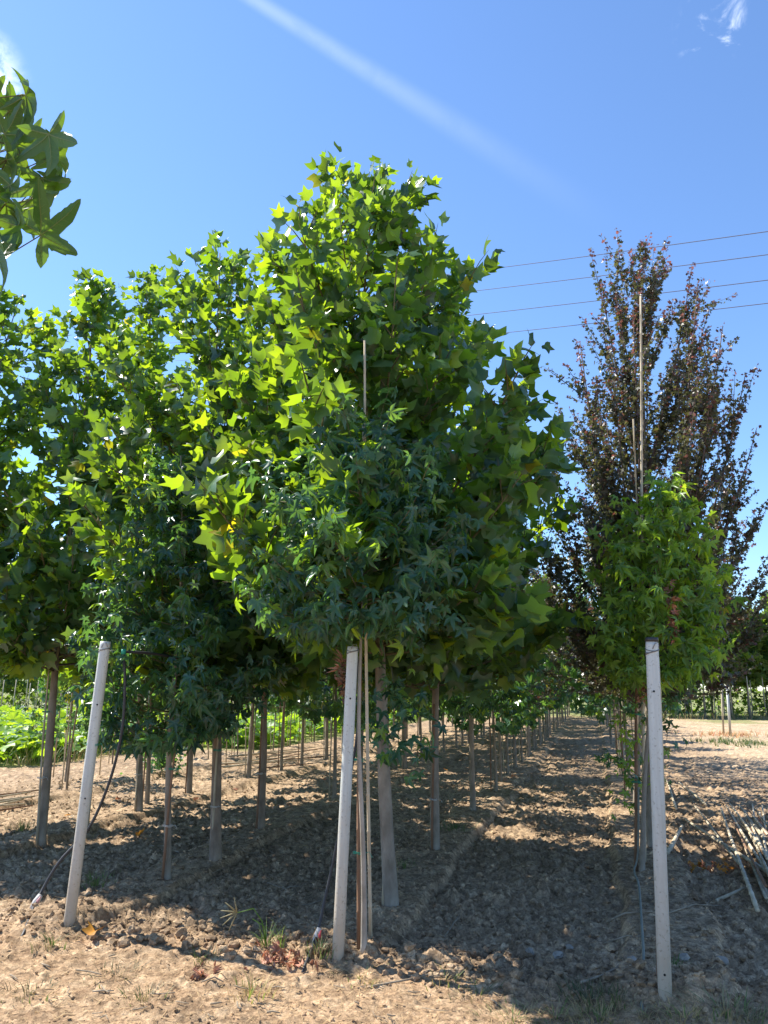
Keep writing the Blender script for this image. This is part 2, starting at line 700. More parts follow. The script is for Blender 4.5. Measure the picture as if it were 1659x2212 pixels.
MOUNDS = [(0.06, 6.38, 0.16, 0.03), (-1.61, 7.94, 0.15, 0.025), (-1.88, 7.2, 0.12, 0.02), (-1.46, 9.7, 0.14, 0.02), (0.53, 8.48, 0.13, 0.02), (-3.69, 8.85, 0.15, 0.025),
          (1.60, 4.36, 0.17, 0.045), (-2.2, 5.85, 0.28, 0.05), (-0.85, 5.05, 0.35, 0.03), (-1.4, 5.5, 0.4, 0.035)]


def ground_all(x, y):
    x = np.asarray(x, float)
    y = np.asarray(y, float)
    n = x * ND[0] + y * ND[1]
    s = x * SD[0] + y * SD[1]
    jit = (fbm(x * 1.1, y * 1.1, 3, 4) - 0.5)
    dr = np.min(np.abs(n[..., None] + jit[..., None] * 0.34 - np.array(ROWS)), axis=-1)
    strip = 1 - sstep(0.235, 0.305, dr)
    beyond = sstep(4.66, 5.0, s + jit * 0.7)
    infield = 1 - sstep(4.6, 6.0, n + jit * 2)
    squash = np.maximum(sstep(-11.4, -12.2, n) * sstep(16.5, 17.5, y), sstep(-8.2, -9.0, n) * sstep(19.2, 20.2, s))
    till = beyond * (1 - strip) * (1 - squash)
    rough = (till + 0.14 * strip * beyond) * (0.40 + 0.60 * infield) * 0.62
    patch = sstep(0.40, 0.62, fbm(x * 1.4, y * 1.4, 161, 3))
    z = 0.05 * (fbm(x * 0.35, y * 0.35, 11, 3) - 0.5) + 0.055 * strip * beyond
    z = z + rough * (0.08 + 0.34 * patch) * clods(x, y, 0.21, 21, 0.5) * 0.21
    z = z + rough * ((0.22 + 0.5 * patch) * clods(x, y, 0.12, 31, 0.65) * 0.12 + 0.95 * clods(x, y, 0.062, 41, 0.8) * 0.062
                     + 1.25 * clods(x + 3, y, 0.036, 61, 0.75) * 0.036 + 0.03 * fbm(x * 9, y * 9, 83, 4))
    z = z - 0.015 * till * (fbm(x * 1.6, y * 1.6, 15, 3)) - 0.01 * till
    ridge = np.exp(-((s - 4.86 + jit * 0.6) / 0.22) ** 2)         # clods pushed up along the edge of the path
    z = z + ridge * (0.03 + 0.5 * clods(x, y, 0.09, 71, 0.85) * 0.09)
    smooth = 1 - till
    z = z + smooth * (0.030 * fbm(x * 5, y * 5, 91, 5) + 0.5 * clods(x, y, 0.05, 93, 0.35) * 0.05 * sstep(0.45, 0.65, fbm(x * 2, y * 2, 96, 3)) + 0.7 * clods(x, y, 0.028, 95, 0.55) * 0.028 * (0.3 + fbm(x * 1.3, y * 1.3, 97, 3))
                      + 0.3 * clods(x, y, 0.07, 99, 0.22) * 0.07)
    for mx_, my_, r, h in MOUNDS:
        z = z + h * np.exp(-((x - mx_) ** 2 + (y - my_) ** 2) / r ** 2)
    dry = sstep(1.6, 4.2, n + jit * 1.5) * sstep(13, 19, s)
    weed = sstep(0.56, 0.70, fbm(x * 0.33, y * 0.33, 131, 4)) * sstep(3.5, 6, n) * sstep(17, 26, s) * 0.7
    green = np.clip(np.maximum(weed, np.maximum(squash * 0.8, sstep(44, 52, y) * 0.85)), 0, 1)
    return z, np.maximum(till, 0.85 * strip * beyond), dry, green


def gz(x, y):
    return float(ground_all(np.array([x]), np.array([y]))[0][0])


def build_ground():
    a0 = np.linspace(R(-36), R(36), 640)
    a1 = np.linspace(R(36), R(324), 62)[1:-1]
    ang = np.concatenate([a0, a1])
    rad = [0.15, 0.5, 1.0, 1.6, 2.2, 2.8, 3.2]
    r = 3.4
    while r < 13:
        rad.append(r)
        r *= 1.0036
    while r < 62:
        rad.append(r)
        r *= 1.013
    while r < 1500:
        rad.append(r)
        r *= 1.25
    rad = np.array(rad)
    A, B = np.meshgrid(ang, rad)
    x, y = B * np.sin(A), B * np.cos(A)
    z, till, dry, green = ground_all(x.ravel(), y.ravel())
    fade = 1 - sstep(70, 200, B.ravel())
    z = z * fade
    v = np.stack([x.ravel(), y.ravel(), z], 1)
    na, nr = len(ang), len(rad)
    i = np.arange(nr - 1)[:, None] * na + np.arange(na)[None, :]
    j = np.arange(nr - 1)[:, None] * na + (np.arange(na)[None, :] + 1) % na
    f = np.stack([i, j, j + na, i + na], -1).reshape(-1, 4)[:, ::-1]
    me = np_mesh('ground', v, f, [M['soil']], smooth=True, vattr={'till': till, 'dry': dry, 'green': green})
    o = link(bpy.data.objects.new('ground', me))
    tag(o, 'tan earth path and tilled brown soil between rows of trees', kind='structure')


build_ground()

# ------------------------------------------------------------------ leaf templates
# each: verts (blade base at the origin, tip towards +y), triangles, 'mid' value per vertex


def mirror_leaf(right, mids, fold, curl, twist=0.0):
    """right: outline from the base to the tip centre (x >= 0); mids: points of the midrib"""
    V, T, Mi = [], [], []
    mids = [(0.0, m) for m in mids]

    def zz(x, y):
        return fold * abs(x) - curl * (y - 0.1) ** 2 + twist * x * y
    for p in mids:
        V.append((p[0], p[1], zz(*p)))
        Mi.append(1.0)
    nm = len(mids)
    for sgn in (1, -1):
        base = len(V)
        for (x, y) in right[1:-1]:
            V.append((sgn * x, y, zz(sgn * x, y)))
            Mi.append(0.0)
        idx = [0] + list(range(base, base + len(right) - 2)) + [nm - 1]
        pts = [right[0]] + list(right[1:-1]) + [right[-1]]
        near = [min(range(nm), key=lambda k: abs(mids[k][1] - p[1])) for p in pts]
        near[0], near[-1] = 0, nm - 1
        for k in range(1, len(near)):
            near[k] = max(near[k], near[k - 1])
        for k in range(len(idx) - 1):
            a, b = idx[k], idx[k + 1]
            ma, mb = near[k], near[k + 1]
            t = [a, b, ma]
            if len(set(t)) == 3:
                T.append(t if sgn > 0 else t[::-1])
            for q in range(ma, mb):
                t = [b, q + 1, q]
                if len(set(t)) == 3:
                    T.append(t if sgn > 0 else t[::-1])
    return np.array(V), np.array(T), np.array(Mi)


TULIP = [(0, 0), (0.24, -0.07), (0.43, 0.03), (0.62, 0.31), (0.40, 0.40), (0.35, 0.55), (0.47, 0.97), (0.20, 0.85), (0, 0.72)]
def vary(outline, sx, lobe, apex):
    out = []
    for i, (x_, y_) in enumerate(outline):
        k_ = lobe if i in (3, 6) else 1.0
        out.append((x_ * sx * k_, y_ * (apex if i >= 6 else 1.0)))
    return out


T_TULIP = [mirror_leaf(vary(TULIP, a, b_, 1.0), (0, 0.27, 0.50, 0.72), f, c, t) for a, b_, f, c, t in
           ((0.82, 0.92, 0.45, 0.45, 0.25), (1.10, 0.93, 0.10, 0.40, -0.3), (0.95, 1.10, 0.75, 0.55, 0.15), (0.70, 0.95, 1.2, 0.3, 0.1))]
T_TULIP += [mirror_leaf(TULIP, (0, 0.27, 0.50, 0.72), f, c, t) for f, c, t in
           ((0.28, 0.12, 0.05), (0.60, 0.25, -0.1), (-0.15, 0.35, 0.12), (1.0, 0.10, 0.0))]


def star_leaf(lobes, sinus, shoulder, droop, cup, dense=False):
    """lobes: (angle from the tip axis in degrees, length); petiole at the origin"""
    V, Mi = [(0, 0, 0)], [1.0]
    ring = []
    L = sorted(lobes)
    rim = []
    for k, (a, ln) in enumerate(L):
        if k == 0:
            rim.append((a - 34, sinus * 0.5, 0.0))
        if shoulder:
            rim.append((a - 15 * 0.9 / max(ln, 0.5), ln * shoulder, 0.0))
        rim.append((a, ln, 0.6))
        if shoulder:
            rim.append((a + 15 * 0.9 / max(ln, 0.5), ln * shoulder, 0.0))
        if k < len(L) - 1:
            rim.append(((a + L[k + 1][0]) / 2, sinus, 0.0))
        else:
            rim.append((a + 34, sinus * 0.5, 0.0))
    for (a, r, mm) in rim:
        t = R(a)
        V.append((math.sin(t) * r, math.cos(t) * r, cup * r * (1 if mm == 0 else 0.3) - droop * r * r))
        Mi.append(mm)
    T = [(0, k + 1, k) for k in range(1, len(rim))]
    return np.array(V), np.array([t[::-1] for t in T])[:, ::-1].copy(), np.array(Mi)


GUM = [(0, 1.0), (-54, 0.92), (54, 0.92), (-112, 0.62), (112, 0.62)]
T_GUM = [star_leaf([(a + rng.normal() * 6, l_ * (1 + rng.normal() * 0.10)) for a, l_ in GUM], 0.36, 0.60, d, c)
         for d, c in ((0.35, 0.10), (0.6, 0.25), (0.15, 0.3), (0.85, 0.05), (0.5, 0.45), (1.1, 0.3))]
MAPLE = [(0, 1.0), (-56, 0.85), (56, 0.85), (-118, 0.5), (118, 0.5)]
T_MAPLE = [star_leaf(MAPLE, 0.5, 0, d, c) for d, c in ((0.2, 0.15), (0.5, 0.25), (-0.1, 0.3))]
FARL = [(0, 1.0), (-60, 0.8), (60, 0.8)]
T_FAR = [star_leaf(FARL, 0.5, 0, d, c) for d, c in ((0.3, 0.15), (0.6, 0.3))]
SQ = [(0, 1.0), (-60, 0.92), (60, 0.92), (-118, 0.85), (118, 0.85)]
T_SQUASH = [star_leaf(SQ, 0.80, 0.93, d, c) for d, c in ((0.25, 0.25), (0.45, 0.2))]


def leaf_mesh(name, tpl, mat):
    V, T, Mi = tpl
    return np_mesh(name, V, T, [mat], smooth=True, vattr={'mid': Mi})


def unit(a):
    return a / np.maximum(np.linalg.norm(a, axis=-1, keepdims=True), 1e-6)


def frames(Y, N):
    Y = unit(Y)
    X = unit(np.cross(Y, N))
    Z = np.cross(X, Y)
    return X, Y, Z


def merged(name, leaves, tpls, mats, parent, stuff=True):
    """all given leaves as one mesh; leaves = dict(p, Y, N, s, m, t, var)"""
    L = world_loc(parent) if parent is not None else Vector((0, 0, 0))
    Vs, Ts, Ms, Fv, Mv = [], [], [], [], []
    off = 0
    X, Y, Z = frames(leaves['Y'], leaves['N'])
    for k, (V, T, Mi) in enumerate(tpls):
        sel = np.nonzero(leaves['t'] == k)[0]
        if len(sel) == 0:
            continue
        P = leaves['p'][sel] - np.array(L)
        s = leaves['s'][sel][:, None, None]
        W = P[:, None, :] + s * (V[None, :, 0:1] * X[sel][:, None, :] + V[None, :, 1:2] * Y[sel][:, None, :]
                                 + V[None, :, 2:3] * Z[sel][:, None, :])
        Vs.append(W.reshape(-1, 3))
        Ts.append((T[None] + (off + np.arange(len(sel)) * len(V))[:, None, None]).reshape(-1, 3))
        Ms.append(np.repeat(leaves['m'][sel], len(T)))
        Fv.append(np.repeat(leaves['var'][sel], len(T)))
        Mv.append(np.tile(Mi, len(sel)))
        off += len(sel) * len(V)
    me = np_mesh(name, np.concatenate(Vs), np.concatenate(Ts), mats, np.concatenate(Ms), True,
                 {'var': np.concatenate(Fv)}, {'mid': np.concatenate(Mv)})
    o = link(bpy.data.objects.new(name, me))
    o.parent = parent
    if stuff:
        o['kind'] = 'stuff'
    return o


# ------------------------------------------------------------------ trees
HERO = []       # every tree whose leaves are told apart


def grow(kind, base, top, zb, prof, rmax, limbs, leaf, seed, dense=1.0, lean=None):
    """returns trunk line, limbs (each with twigs) and leaves of one tree in world space"""
    r = np.random.default_rng(seed)
    base, top = np.array(base, float), np.array(top, float)
    H = top[2] - base[2]

    def axis(z):
        f = (z - base[2]) / H
        return base + (top - base) * f + np.array((math.sin(f * 7 + seed) * 0.025, math.cos(f * 5 + seed) * 0.025, 0)) * min(1, f * 3)
    LP, LY, LN, LS, LT = [], [], [], [], []
    LIMBS = []
    ztop = top[2]

    def add_leaf(p, d, out, tip=0.0, sz=1.0):
        if kind == 'tulip':
            Y = d * 0.55 + r.normal(size=3) * 0.62 + np.array((0, 0, 0.05)) + out * 0.35
            N = np.array((0, 0, 0.55)) + r.normal(size=3) * 0.65 + out * 0.2
        elif kind == 'gum':
            Y = out * 0.55 + np.array((0, 0, -0.75)) + r.normal(size=3) * 0.42
            N = out * 0.6 + np.array((0, 0, 0.7)) + r.normal(size=3) * 0.35
        else:
            Y = out * 0.4 + d * 0.3 + r.normal(size=3) * 0.6 + np.array((0, 0, -0.25))
            N = np.array((0, 0, 0.6)) + r.normal(size=3) * 0.6
        LP.append(p)
        LY.append(Y)
        LN.append(N)
        LS.append(leaf * (0.62 + 0.62 * r.random()) * sz)
        LT.append(tip)
    ga = r.random() * 6.28
    for i in range(limbs):
        q = (i + r.random()) / limbs
        zt = zb + (ztop - zb) * (q ** 1.1) * 0.99 - 0.02
        az = ga + i * 2.39996 + r.normal() * 0.25
        rr = rmax * np.interp((zt - zb) / (ztop - zb), *prof) * ((0.55 + 0.58 * r.random()) if kind == 'tulip' else (0.72 + 0.38 * r.random()))
        rr = max(rr, 0.10)
        el = {'tulip': 0.55, 'gum': 0.25, 'maple': 1.25}[kind] * (0.75 + 0.5 * r.random()) + (0.35 * q if kind != 'maple' else 0)
        rise = rr * math.tan(min(el, 1.36))
        if kind == 'maple':
            rise = min(rise, (zt - zb) * 0.9 + 0.5)
        z0 = max(zt - rise, zb - 0.15 + 0.2 * r.random())
        if kind != 'maple':
            z0 = min(z0, ztop - 0.25)
        p0 = axis(z0)
        od = np.array((math.cos(az), math.sin(az), 0.0))
        p2 = axis(min(zt, ztop)) * np.array((1, 1, 0)) + np.array((0, 0, zt)) + od * rr
        sag = 0.12 * rr if kind != 'maple' else -0.05
        pm = (p0 + p2) / 2 + od * rr * (0.10 if kind != 'maple' else 0.18) - np.array((0, 0, sag))
        ts = np.linspace(0, 1, 7)
        line = [(1 - t) ** 2 * p0 + 2 * t * (1 - t) * pm + t * t * p2 for t in ts]
        ln = np.linalg.norm(p2 - p0)
        r0 = (0.006 + 0.0075 * ln) * {'tulip': 0.9, 'gum': 0.55, 'maple': 0.55}[kind]
        tw = []

        def at(t):
            return (1 - t) ** 2 * p0 + 2 * t * (1 - t) * pm + t * t * p2

        def dr(t):
            return unit(2 * (1 - t) * (pm - p0) + 2 * t * (p2 - pm))
        if kind == 'maple':
            # long straight shoots with pairs of small leaves close to them
            shoots = [(p0, p2, pm, 0.12)]
            for k in range(int(2 + ln * 2.6 * dense)):
                t = 0.12 + 0.7 * r.random()
                a = at(t)
                d = unit(dr(t) * 0.8 + np.array((0, 0, 0.55)) + r.normal(size=3) * 0.36 + od * 0.12)
                l2 = (0.35 + 0.55 * r.random()) * min(1.0, ln)
                b = a + d * l2
                shoots.append((a, b, (a + b) / 2 + r.normal(size=3) * 0.02, 0.1))
                tw.append([a, (a + b) / 2, b])
            for (a, b, mdl, t0) in shoots:
                l2 = np.linalg.norm(b - a)
                k = int(l2 / 0.034 * dense)
                for j in range(k):
                    t = t0 + (1 - t0) * (j + 0.5) / max(k, 1)
                    p = (1 - t) ** 2 * a + 2 * t * (1 - t) * mdl + t * t * b
                    for sg in (0, 1):
                        if r.random() < 0.12:
                            continue
                        w = unit(r.normal(size=3) * np.array((1, 1, 0.6)))
                        hgt = (p[2] - zb) / (ztop - zb)
                        tip = max(0, t - 0.62) * 2.6 * max(0, hgt - 0.30) * 1.7
                        add_leaf(p + w * (0.022 + 0.03 * r.random()), unit(b - a), w, tip, 1.12 - 0.5 * t)
        else:
            nt_ = max(2, int((3 + ln * 6.0) * dense))
            for k in range(nt_):
                t = 0.22 + 0.78 * (k + r.random()) / nt_
                a = at(t)
                dd = dr(t)
                side = unit(np.cross(dd, np.array((0, 0, 1.0))) * (1 if k % 2 else -1) + r.normal(size=3) * 0.4)
                d = unit(dd * 0.65 + side * 0.75 + np.array((0, 0, 0.18 if kind == 'tulip' else -0.12)))
                if k == nt_ - 1:
                    d, a = unit(dd + r.normal(size=3) * 0.1), at(0.97)
                l2 = (0.20 + 0.26 * r.random()) * (0.75 + 0.35 * (1 - t)) * (1 if kind == 'tulip' else 0.85)
                b = a + d * l2
                mdl = (a + b) / 2 + np.array((0, 0, 0.02))
                tw.append([a, mdl, b])
                k2 = max(3, int(l2 / 0.047))
                for j in range(k2 + 1):
                    u_ = (j + 0.7) / (k2 + 0.7)
                    p = a + (b - a) * u_
                    w = unit(np.cross(d, r.normal(size=3)))
                    out = unit(od * 0.5 + w)
                    add_leaf(p + w * leaf * (0.25 + 0.4 * r.random()), d, out, 0, 1.0 if j < k2 else 0.8)
        LIMBS.append((line, r0, tw))
    trunk = [axis(base[2] + H * f) for f in np.linspace(0, 1, 16)]
    if kind != 'maple':      # leader
        for j in range(int(14 * dense)):
            p = axis(ztop - 0.75 * r.random() ** 1.3)
            w = unit(r.normal(size=3) * np.array((1, 1, 0.4)))
            add_leaf(p + w * leaf * (0.4 + 0.5 * r.random()), np.array((0, 0, 1.0)), unit(w + np.array((0, 0, 0.4))), 0, 0.85)
    else:
        for j in range(60):
            p = axis(ztop - 0.9 * r.random())
            w = unit(r.normal(size=3) * np.array((1, 1, 0.6)))
            add_leaf(p + w * (0.02 + 0.03 * r.random()), np.array((0, 0, 1.0)), w, 0.4, 0.75)
    n = len(LP)
    leaves = dict(p=np.array(LP), Y=np.array(LY), N=np.array(LN), s=np.array(LS), tip=np.array(LT), var=r.random(n))
    return trunk, LIMBS, leaves


def trunk_mb(trunk, r0, sides=12, flare=1.0):
    mb = MB()
    n = len(trunk)
    rad = [max(0.006, r0 * (1 - (i / (n - 1)) ** 0.9 * 0.93)) * (1 + 0.12 * (random.random() - 0.5)) for i in range(n)]
    p = [Vector(t) for t in trunk]
    p.insert(0, p[0] - Vector((0, 0, 0.08)))
    p.insert(2, p[1].lerp(p[2], 0.22))
    rad = [r0 * 1.28 * flare, r0 * 1.08 * flare, r0 * 1.0] + rad[1:]
    mb.tube(p, rad, sides)
    return mb


def limb_mb(line, r0, tw, sides=5):
    mb = MB()
    mb.tube(line, [r0 * (1 - 0.78 * i / (len(line) - 1)) for i in range(len(line))], sides)
    for t in tw:
        mb.tube(t, [r0 * 0.36 + 0.0012, r0 * 0.25 + 0.001, 0.0012], 3, False)
    return mb


def plant_tree(spec):
    """a tree whose trunk, limbs and leaves are separate parts"""
    k = spec['kind']
    base = Vector(spec['base'])
    e = empty(spec['name'], base, spec['label'], 'tree', spec.get('group'))
    trunk, limbs, lv = grow(k, base, spec['top'], spec['zb'], spec['prof'], spec['rmax'], spec['limbs'], spec['leaf'],
                            spec['seed'], spec.get('dense', 1.0))
    trunk_mb(trunk, spec['r0'], 12, spec.get('flare', 1.0)).build('trunk', M[spec.get('bark', 'bark')], e)
    tm = M['maple_twig'] if k == 'maple' else M['twig']
    for (line, r0, tw) in limbs:
        limb_mb(line, r0, tw).build('branch', tm, e)
    n = len(lv['p'])
    r = np.random.default_rng(spec['seed'] + 99)
    tpls = {'tulip': T_TULIP, 'gum': T_GUM, 'maple': T_MAPLE}[k]
    lv['t'] = r.integers(0, len(tpls), n)
    if k == 'tulip':
        mats = [M['tulip'], M['tulip_yellow']]
        lv['m'] = (r.random(n) < spec.get('yellow', 0.012)).astype(int)
        zrel = np.clip((lv['p'][:, 2] - spec['zb']) / (spec['top'][2] - spec['zb']), 0, 1)
        lv['s'] *= 1.13 - 0.30 * zrel
    elif k == 'gum':
        mats = [M[spec.get('lm', 'gum')], M['gum_light'] if spec.get('lm', 'gum') == 'gum' else M['tulip_yellow']]
        lv['m'] = (r.random(n) < spec.get('yellow', 0.06)).astype(int)
    else:
        mats = [M['maple'], M['maple_red']]
        lv['m'] = (r.random(n) < 0.07 + lv['tip']).astype(int)
    HERO.append(dict(e=e, lv=lv, tpls=tpls, mats=mats, k=k))
    return e


def finish_heroes():
    """the 300 leaves of a tree that show largest become objects of their own, the rest one mesh"""
    cell = 3.0
    allp = []
    for h, H in enumerate(HERO):
        lv = H['lv']
        X, Y, Z = frames(lv['Y'], lv['N'])
        c = lv['p'] + Y * (lv['s'] * 0.4)[:, None] if H['k'] == 'tulip' else lv['p']
        u, v, d = project(c)
        view = unit(c - np.array((0, 0, EYE)))
        face = np.abs((Z * view).sum(1))
        rad = F * lv['s'] * 0.42 / d
        H['vis'] = np.zeros(len(u))
        allp.append(np.stack([np.full(len(u), h), np.arange(len(u)), u, v, d, rad, face], 1))
    A = np.concatenate(allp)
    A = A[(A[:, 2] > -5) & (A[:, 2] < 1664) & (A[:, 3] > -5) & (A[:, 3] < 2217)]
    A = A[np.argsort(A[:, 4])]
    W, Hh = int(1659 / cell) + 2, int(2212 / cell) + 2
    buf = np.zeros((Hh, W), bool)
    for h, i, u, v, d, rad, face in A:
        ru, rv = max(rad * (0.35 + 0.65 * face), cell), max(rad * (0.35 + 0.65 * face), cell)
        x0, x1 = max(0, int((u - ru * 0.8) / cell)), min(W, int((u + ru * 0.8) / cell) + 1)
        y0, y1 = max(0, int((v - rv * 0.8) / cell)), min(Hh, int((v + rv * 0.8) / cell) + 1)
        if x1 <= x0 or y1 <= y0:
            continue
        s = buf[y0:y1, x0:x1]
        HERO[int(h)]['vis'][int(i)] = s.size - s.sum()
        if face > 0.25:
            s[:] = True
    for H in HERO:
        lv, vis = H['lv'], H['vis']
        order = np.argsort(-vis)
        pick = order[:300]
        pick = pick[vis[pick] > 0]
        keep = np.ones(len(vis), bool)
        keep[pick] = False
        rest = {k: a[keep] for k, a in lv.items()}
        if keep.any():
            merged('foliage', rest, H['tpls'], H['mats'], H['e'])
        if 'meshes' not in H:
            key = (H['k'], tuple(m.name for m in H['mats']))
            if key not in MESHES:
                MESHES[key] = [[leaf_mesh('leaf', t, m) for t in H['tpls']] for m in H['mats']]
            H['meshes'] = MESHES[key]
        X, Y, Z = frames(lv['Y'], lv['N'])
        L = H['e'].location
        proto = {}
        for i in pick:
            mk = (int(lv['m'][i]), int(lv['t'][i]))
            if mk not in proto:
                proto[mk] = bpy.data.objects.new('leaf', H['meshes'][mk[0]][mk[1]])
                o = proto[mk]
            else:
                o = proto[mk].copy()
            link(o)
            o.parent = H['e']
            s = float(lv['s'][i])
            x, y, z, p = X[i], Y[i], Z[i], lv['p'][i]
            o.matrix_basis = Matrix(((x[0] * s, y[0] * s, z[0] * s, p[0] - L.x), (x[1] * s, y[1] * s, z[1] * s, p[1] - L.y),
                                     (x[2] * s, y[2] * s, z[2] * s, p[2] - L.z), (0, 0, 0, 1)))


MESHES = {}


def on(u, v, dz=0.0):
    d = ray(u, v)                          # first point where the line of sight meets the uneven ground
    t0 = -EYE / d.z
    ts = np.linspace(0.86, 1.06, 90) * t0
    zz = ground_all(ts * d.x, ts * d.y)[0]
    hit = np.nonzero(EYE + ts * d.z <= zz)[0]
    k = hit[0] if len(hit) else 63
    t = float(ts[k])
    return Vector((d.x * t, d.y * t, float(zz[k]) + dz))


P_TULIP = ((0, 0.15, 0.4, 0.7, 0.9, 1.0), (0.72, 1.0, 0.85, 0.52, 0.28, 0.06))
P_TALL = ((0, 0.15, 0.32, 0.55, 0.72, 0.86, 0.95, 1.0), (0.70, 0.96, 0.97, 0.84, 0.68, 0.46, 0.25, 0.08))
P_SPIRE = ((0, 0.15, 0.4, 0.6, 0.75, 0.9, 1.0), (0.72, 1.0, 0.86, 0.62, 0.36, 0.14, 0.05))
P_GUM = ((0, 0.2, 0.5, 0.8, 1.0), (0.75, 1.0, 0.9, 0.55, 0.10))
P_MAPLE = ((0, 0.15, 0.4, 0.62, 0.8, 0.92, 1.0), (0.75, 0.9, 1.0, 0.98, 0.72, 0.45, 0.08))

b = on(845, 1955)
plant_tree(dict(kind='tulip', name='tulip_tree', base=b, top=aty(768, 395, 6.35), zb=2.0, prof=P_TALL, rmax=1.62, limbs=78, leaf=0.145,
                seed=11, r0=0.058, dense=1.15, flare=0.95, yellow=0.012,
                label='tallest tulip tree, pale thick trunk just right of the middle post'))
b = on(940, 1835)
plant_tree(dict(kind='tulip', name='tulip_tree', base=b, top=(b.x + 0.05, b.y + 0.1, 6.2), zb=1.75, prof=P_TULIP, rmax=1.72, limbs=52, leaf=0.155,
                seed=12, r0=0.047, label='tulip tree directly behind the tallest one in the middle row, crown reaching right'))
b = on(465, 1860)
plant_tree(dict(kind='tulip', name='tulip_tree', base=b, top=aty(470, 545, 8.0), zb=1.8, prof=P_TALL, rmax=1.5, limbs=54, leaf=0.145,
                seed=13, r0=0.057, bark='bark_brown',
                label='tulip tree with leaning grey trunk, second tree behind the left post in its row'))
b = on(563, 1790)
plant_tree(dict(kind='tulip', name='tulip_tree', base=b, top=(b.x - 0.05, b.y + 0.2, 5.8), zb=1.75, prof=P_SPIRE, rmax=1.45, limbs=48, leaf=0.145,
                seed=14, r0=0.047, bark='bark_brown', label='tulip tree with slim dark trunk, third tree behind the left post in its row'))
b = on(88, 1820)
plant_tree(dict(kind='tulip', name='tulip_tree', base=b, top=aty(205, 605, 9.0), zb=1.95, prof=P_SPIRE, rmax=1.5, limbs=50, leaf=0.15,
                seed=15, r0=0.05, label='tulip tree with brown trunk standing left of the left post'))
b = on(300, 1750)
plant_tree(dict(kind='tulip', name='tulip_tree', base=b, top=aty(328, 590, 10.8), zb=1.8, prof=P_SPIRE, rmax=1.5, limbs=50, leaf=0.15,
                seed=16, r0=0.05, yellow=0.02, label='tulip tree with short tan trunk seen between left post and its hose'))
b = Vector((-5.9, 9.4, gz(-5.9, 9.4)))
plant_tree(dict(kind='tulip', name='tulip_tree', base=b, top=(-4.75, 9.2, 6.6), zb=2.0, prof=P_TULIP, rmax=1.7, limbs=50, leaf=0.15,
                seed=17, r0=0.05, label='tulip tree at left edge of photo, only the crown in view'))
b = on(786, 2045)
plant_tree(dict(kind='gum', name='sweetgum_tree', base=b, top=aty(780, 900, b.y + 0.05), zb=2.05, prof=P_GUM, rmax=0.80, limbs=38, leaf=0.098,
                seed=21, r0=0.019, dense=1.0, bark='bark_pale',
                label='slender sweetgum sapling with knotty pale stem beside the middle post'))
b = on(360, 1900)
plant_tree(dict(kind='gum', name='sweetgum_tree', base=b, top=aty(395, 985, b.y), zb=1.25, prof=P_GUM, rmax=0.82, limbs=48, leaf=0.10,
                seed=22, r0=0.036, dense=1.1, label='sweetgum with blue green star leaves behind the left post, first of its row'))
b = on(1387, 1880)
plant_tree(dict(kind='gum', name='sweetgum_tree', base=b, top=aty(1425, 1045, b.y), zb=1.75, prof=P_GUM, rmax=0.56, limbs=36, leaf=0.105,
                seed=23, r0=0.026, lm='gum_light', yellow=0.03, dense=1.1,
                label='light green sweetgum behind the right post'))
b = on(1405, 1825)
plant_tree(dict(kind='maple', name='maple_tree', base=b, top=aty(1388, 525, 8.9), zb=1.65, prof=P_MAPLE, rmax=1.26, limbs=74, leaf=0.049,
                seed=31, r0=0.052, dense=1.3, label='purple tinged maple with upright red tipped shoots, behind the right post'))
x, y = ns(0.42, 11.2)
plant_tree(dict(kind='maple', name='maple_tree', base=(x, y, gz(x, y)), top=(x + 0.45, y, 4.7), zb=1.5, prof=P_MAPLE, rmax=1.75, limbs=40, leaf=0.052,
                seed=32, r0=0.045, dense=0.9, label='dark maple behind the red tipped one, spreading to right edge of photo'))
x, y = ns(-1.62, 10.5)
plant_tree(dict(kind='gum', name='sweetgum_tree', base=(x, y, gz(x, y)), top=(x, y, 4.9), zb=1.4, prof=P_GUM, rmax=0.95, limbs=40, leaf=0.11,
                seed=24, r0=0.040, label='dark sweetgum third behind the thick pale trunk in the middle row'))
finish_heroes()

# ------------------------------------------------------------------ the rest of the rows (copies of a few trees)


def template(kind, seed, H, zb, rmax, limbs, leaf, r0, mats, dense=0.5, prof=P_TULIP, keep=1.0, barkm='bark'):
    trunk, lb, lv = grow(kind, (0, 0, 0), (0.05, 0.03, H), zb, prof, rmax, limbs, leaf, seed, dense)
    r = np.random.default_rng(seed)
    n = len(lv['p'])
    sel = r.random(n) < keep
    lv = {k: a[sel] for k, a in lv.items()}
    n = len(lv['p'])
    tp = {'tulip': [T_GUM[0], T_MAPLE[0], T_MAPLE[1]], 'gum': [T_MAPLE[0], T_MAPLE[1]], 'maple': T_FAR}[kind]
    lv['t'] = r.integers(0, len(tp), n)
    lv['m'] = (r.random(n) < 0.05).astype(int)
    mb = trunk_mb(trunk, r0, 8)
    for (line, rr, tw) in lb[::2]:
        mb.tube(line, [rr * (1 - 0.7 * i / 6) for i in range(7)], 4, False)
    tm = mb.mesh('trunk', M[barkm])
    o = merged('crown', lv, tp, mats, None, False)
    cm = o.data
    bpy.data.objects.remove(o)
    return tm, cm


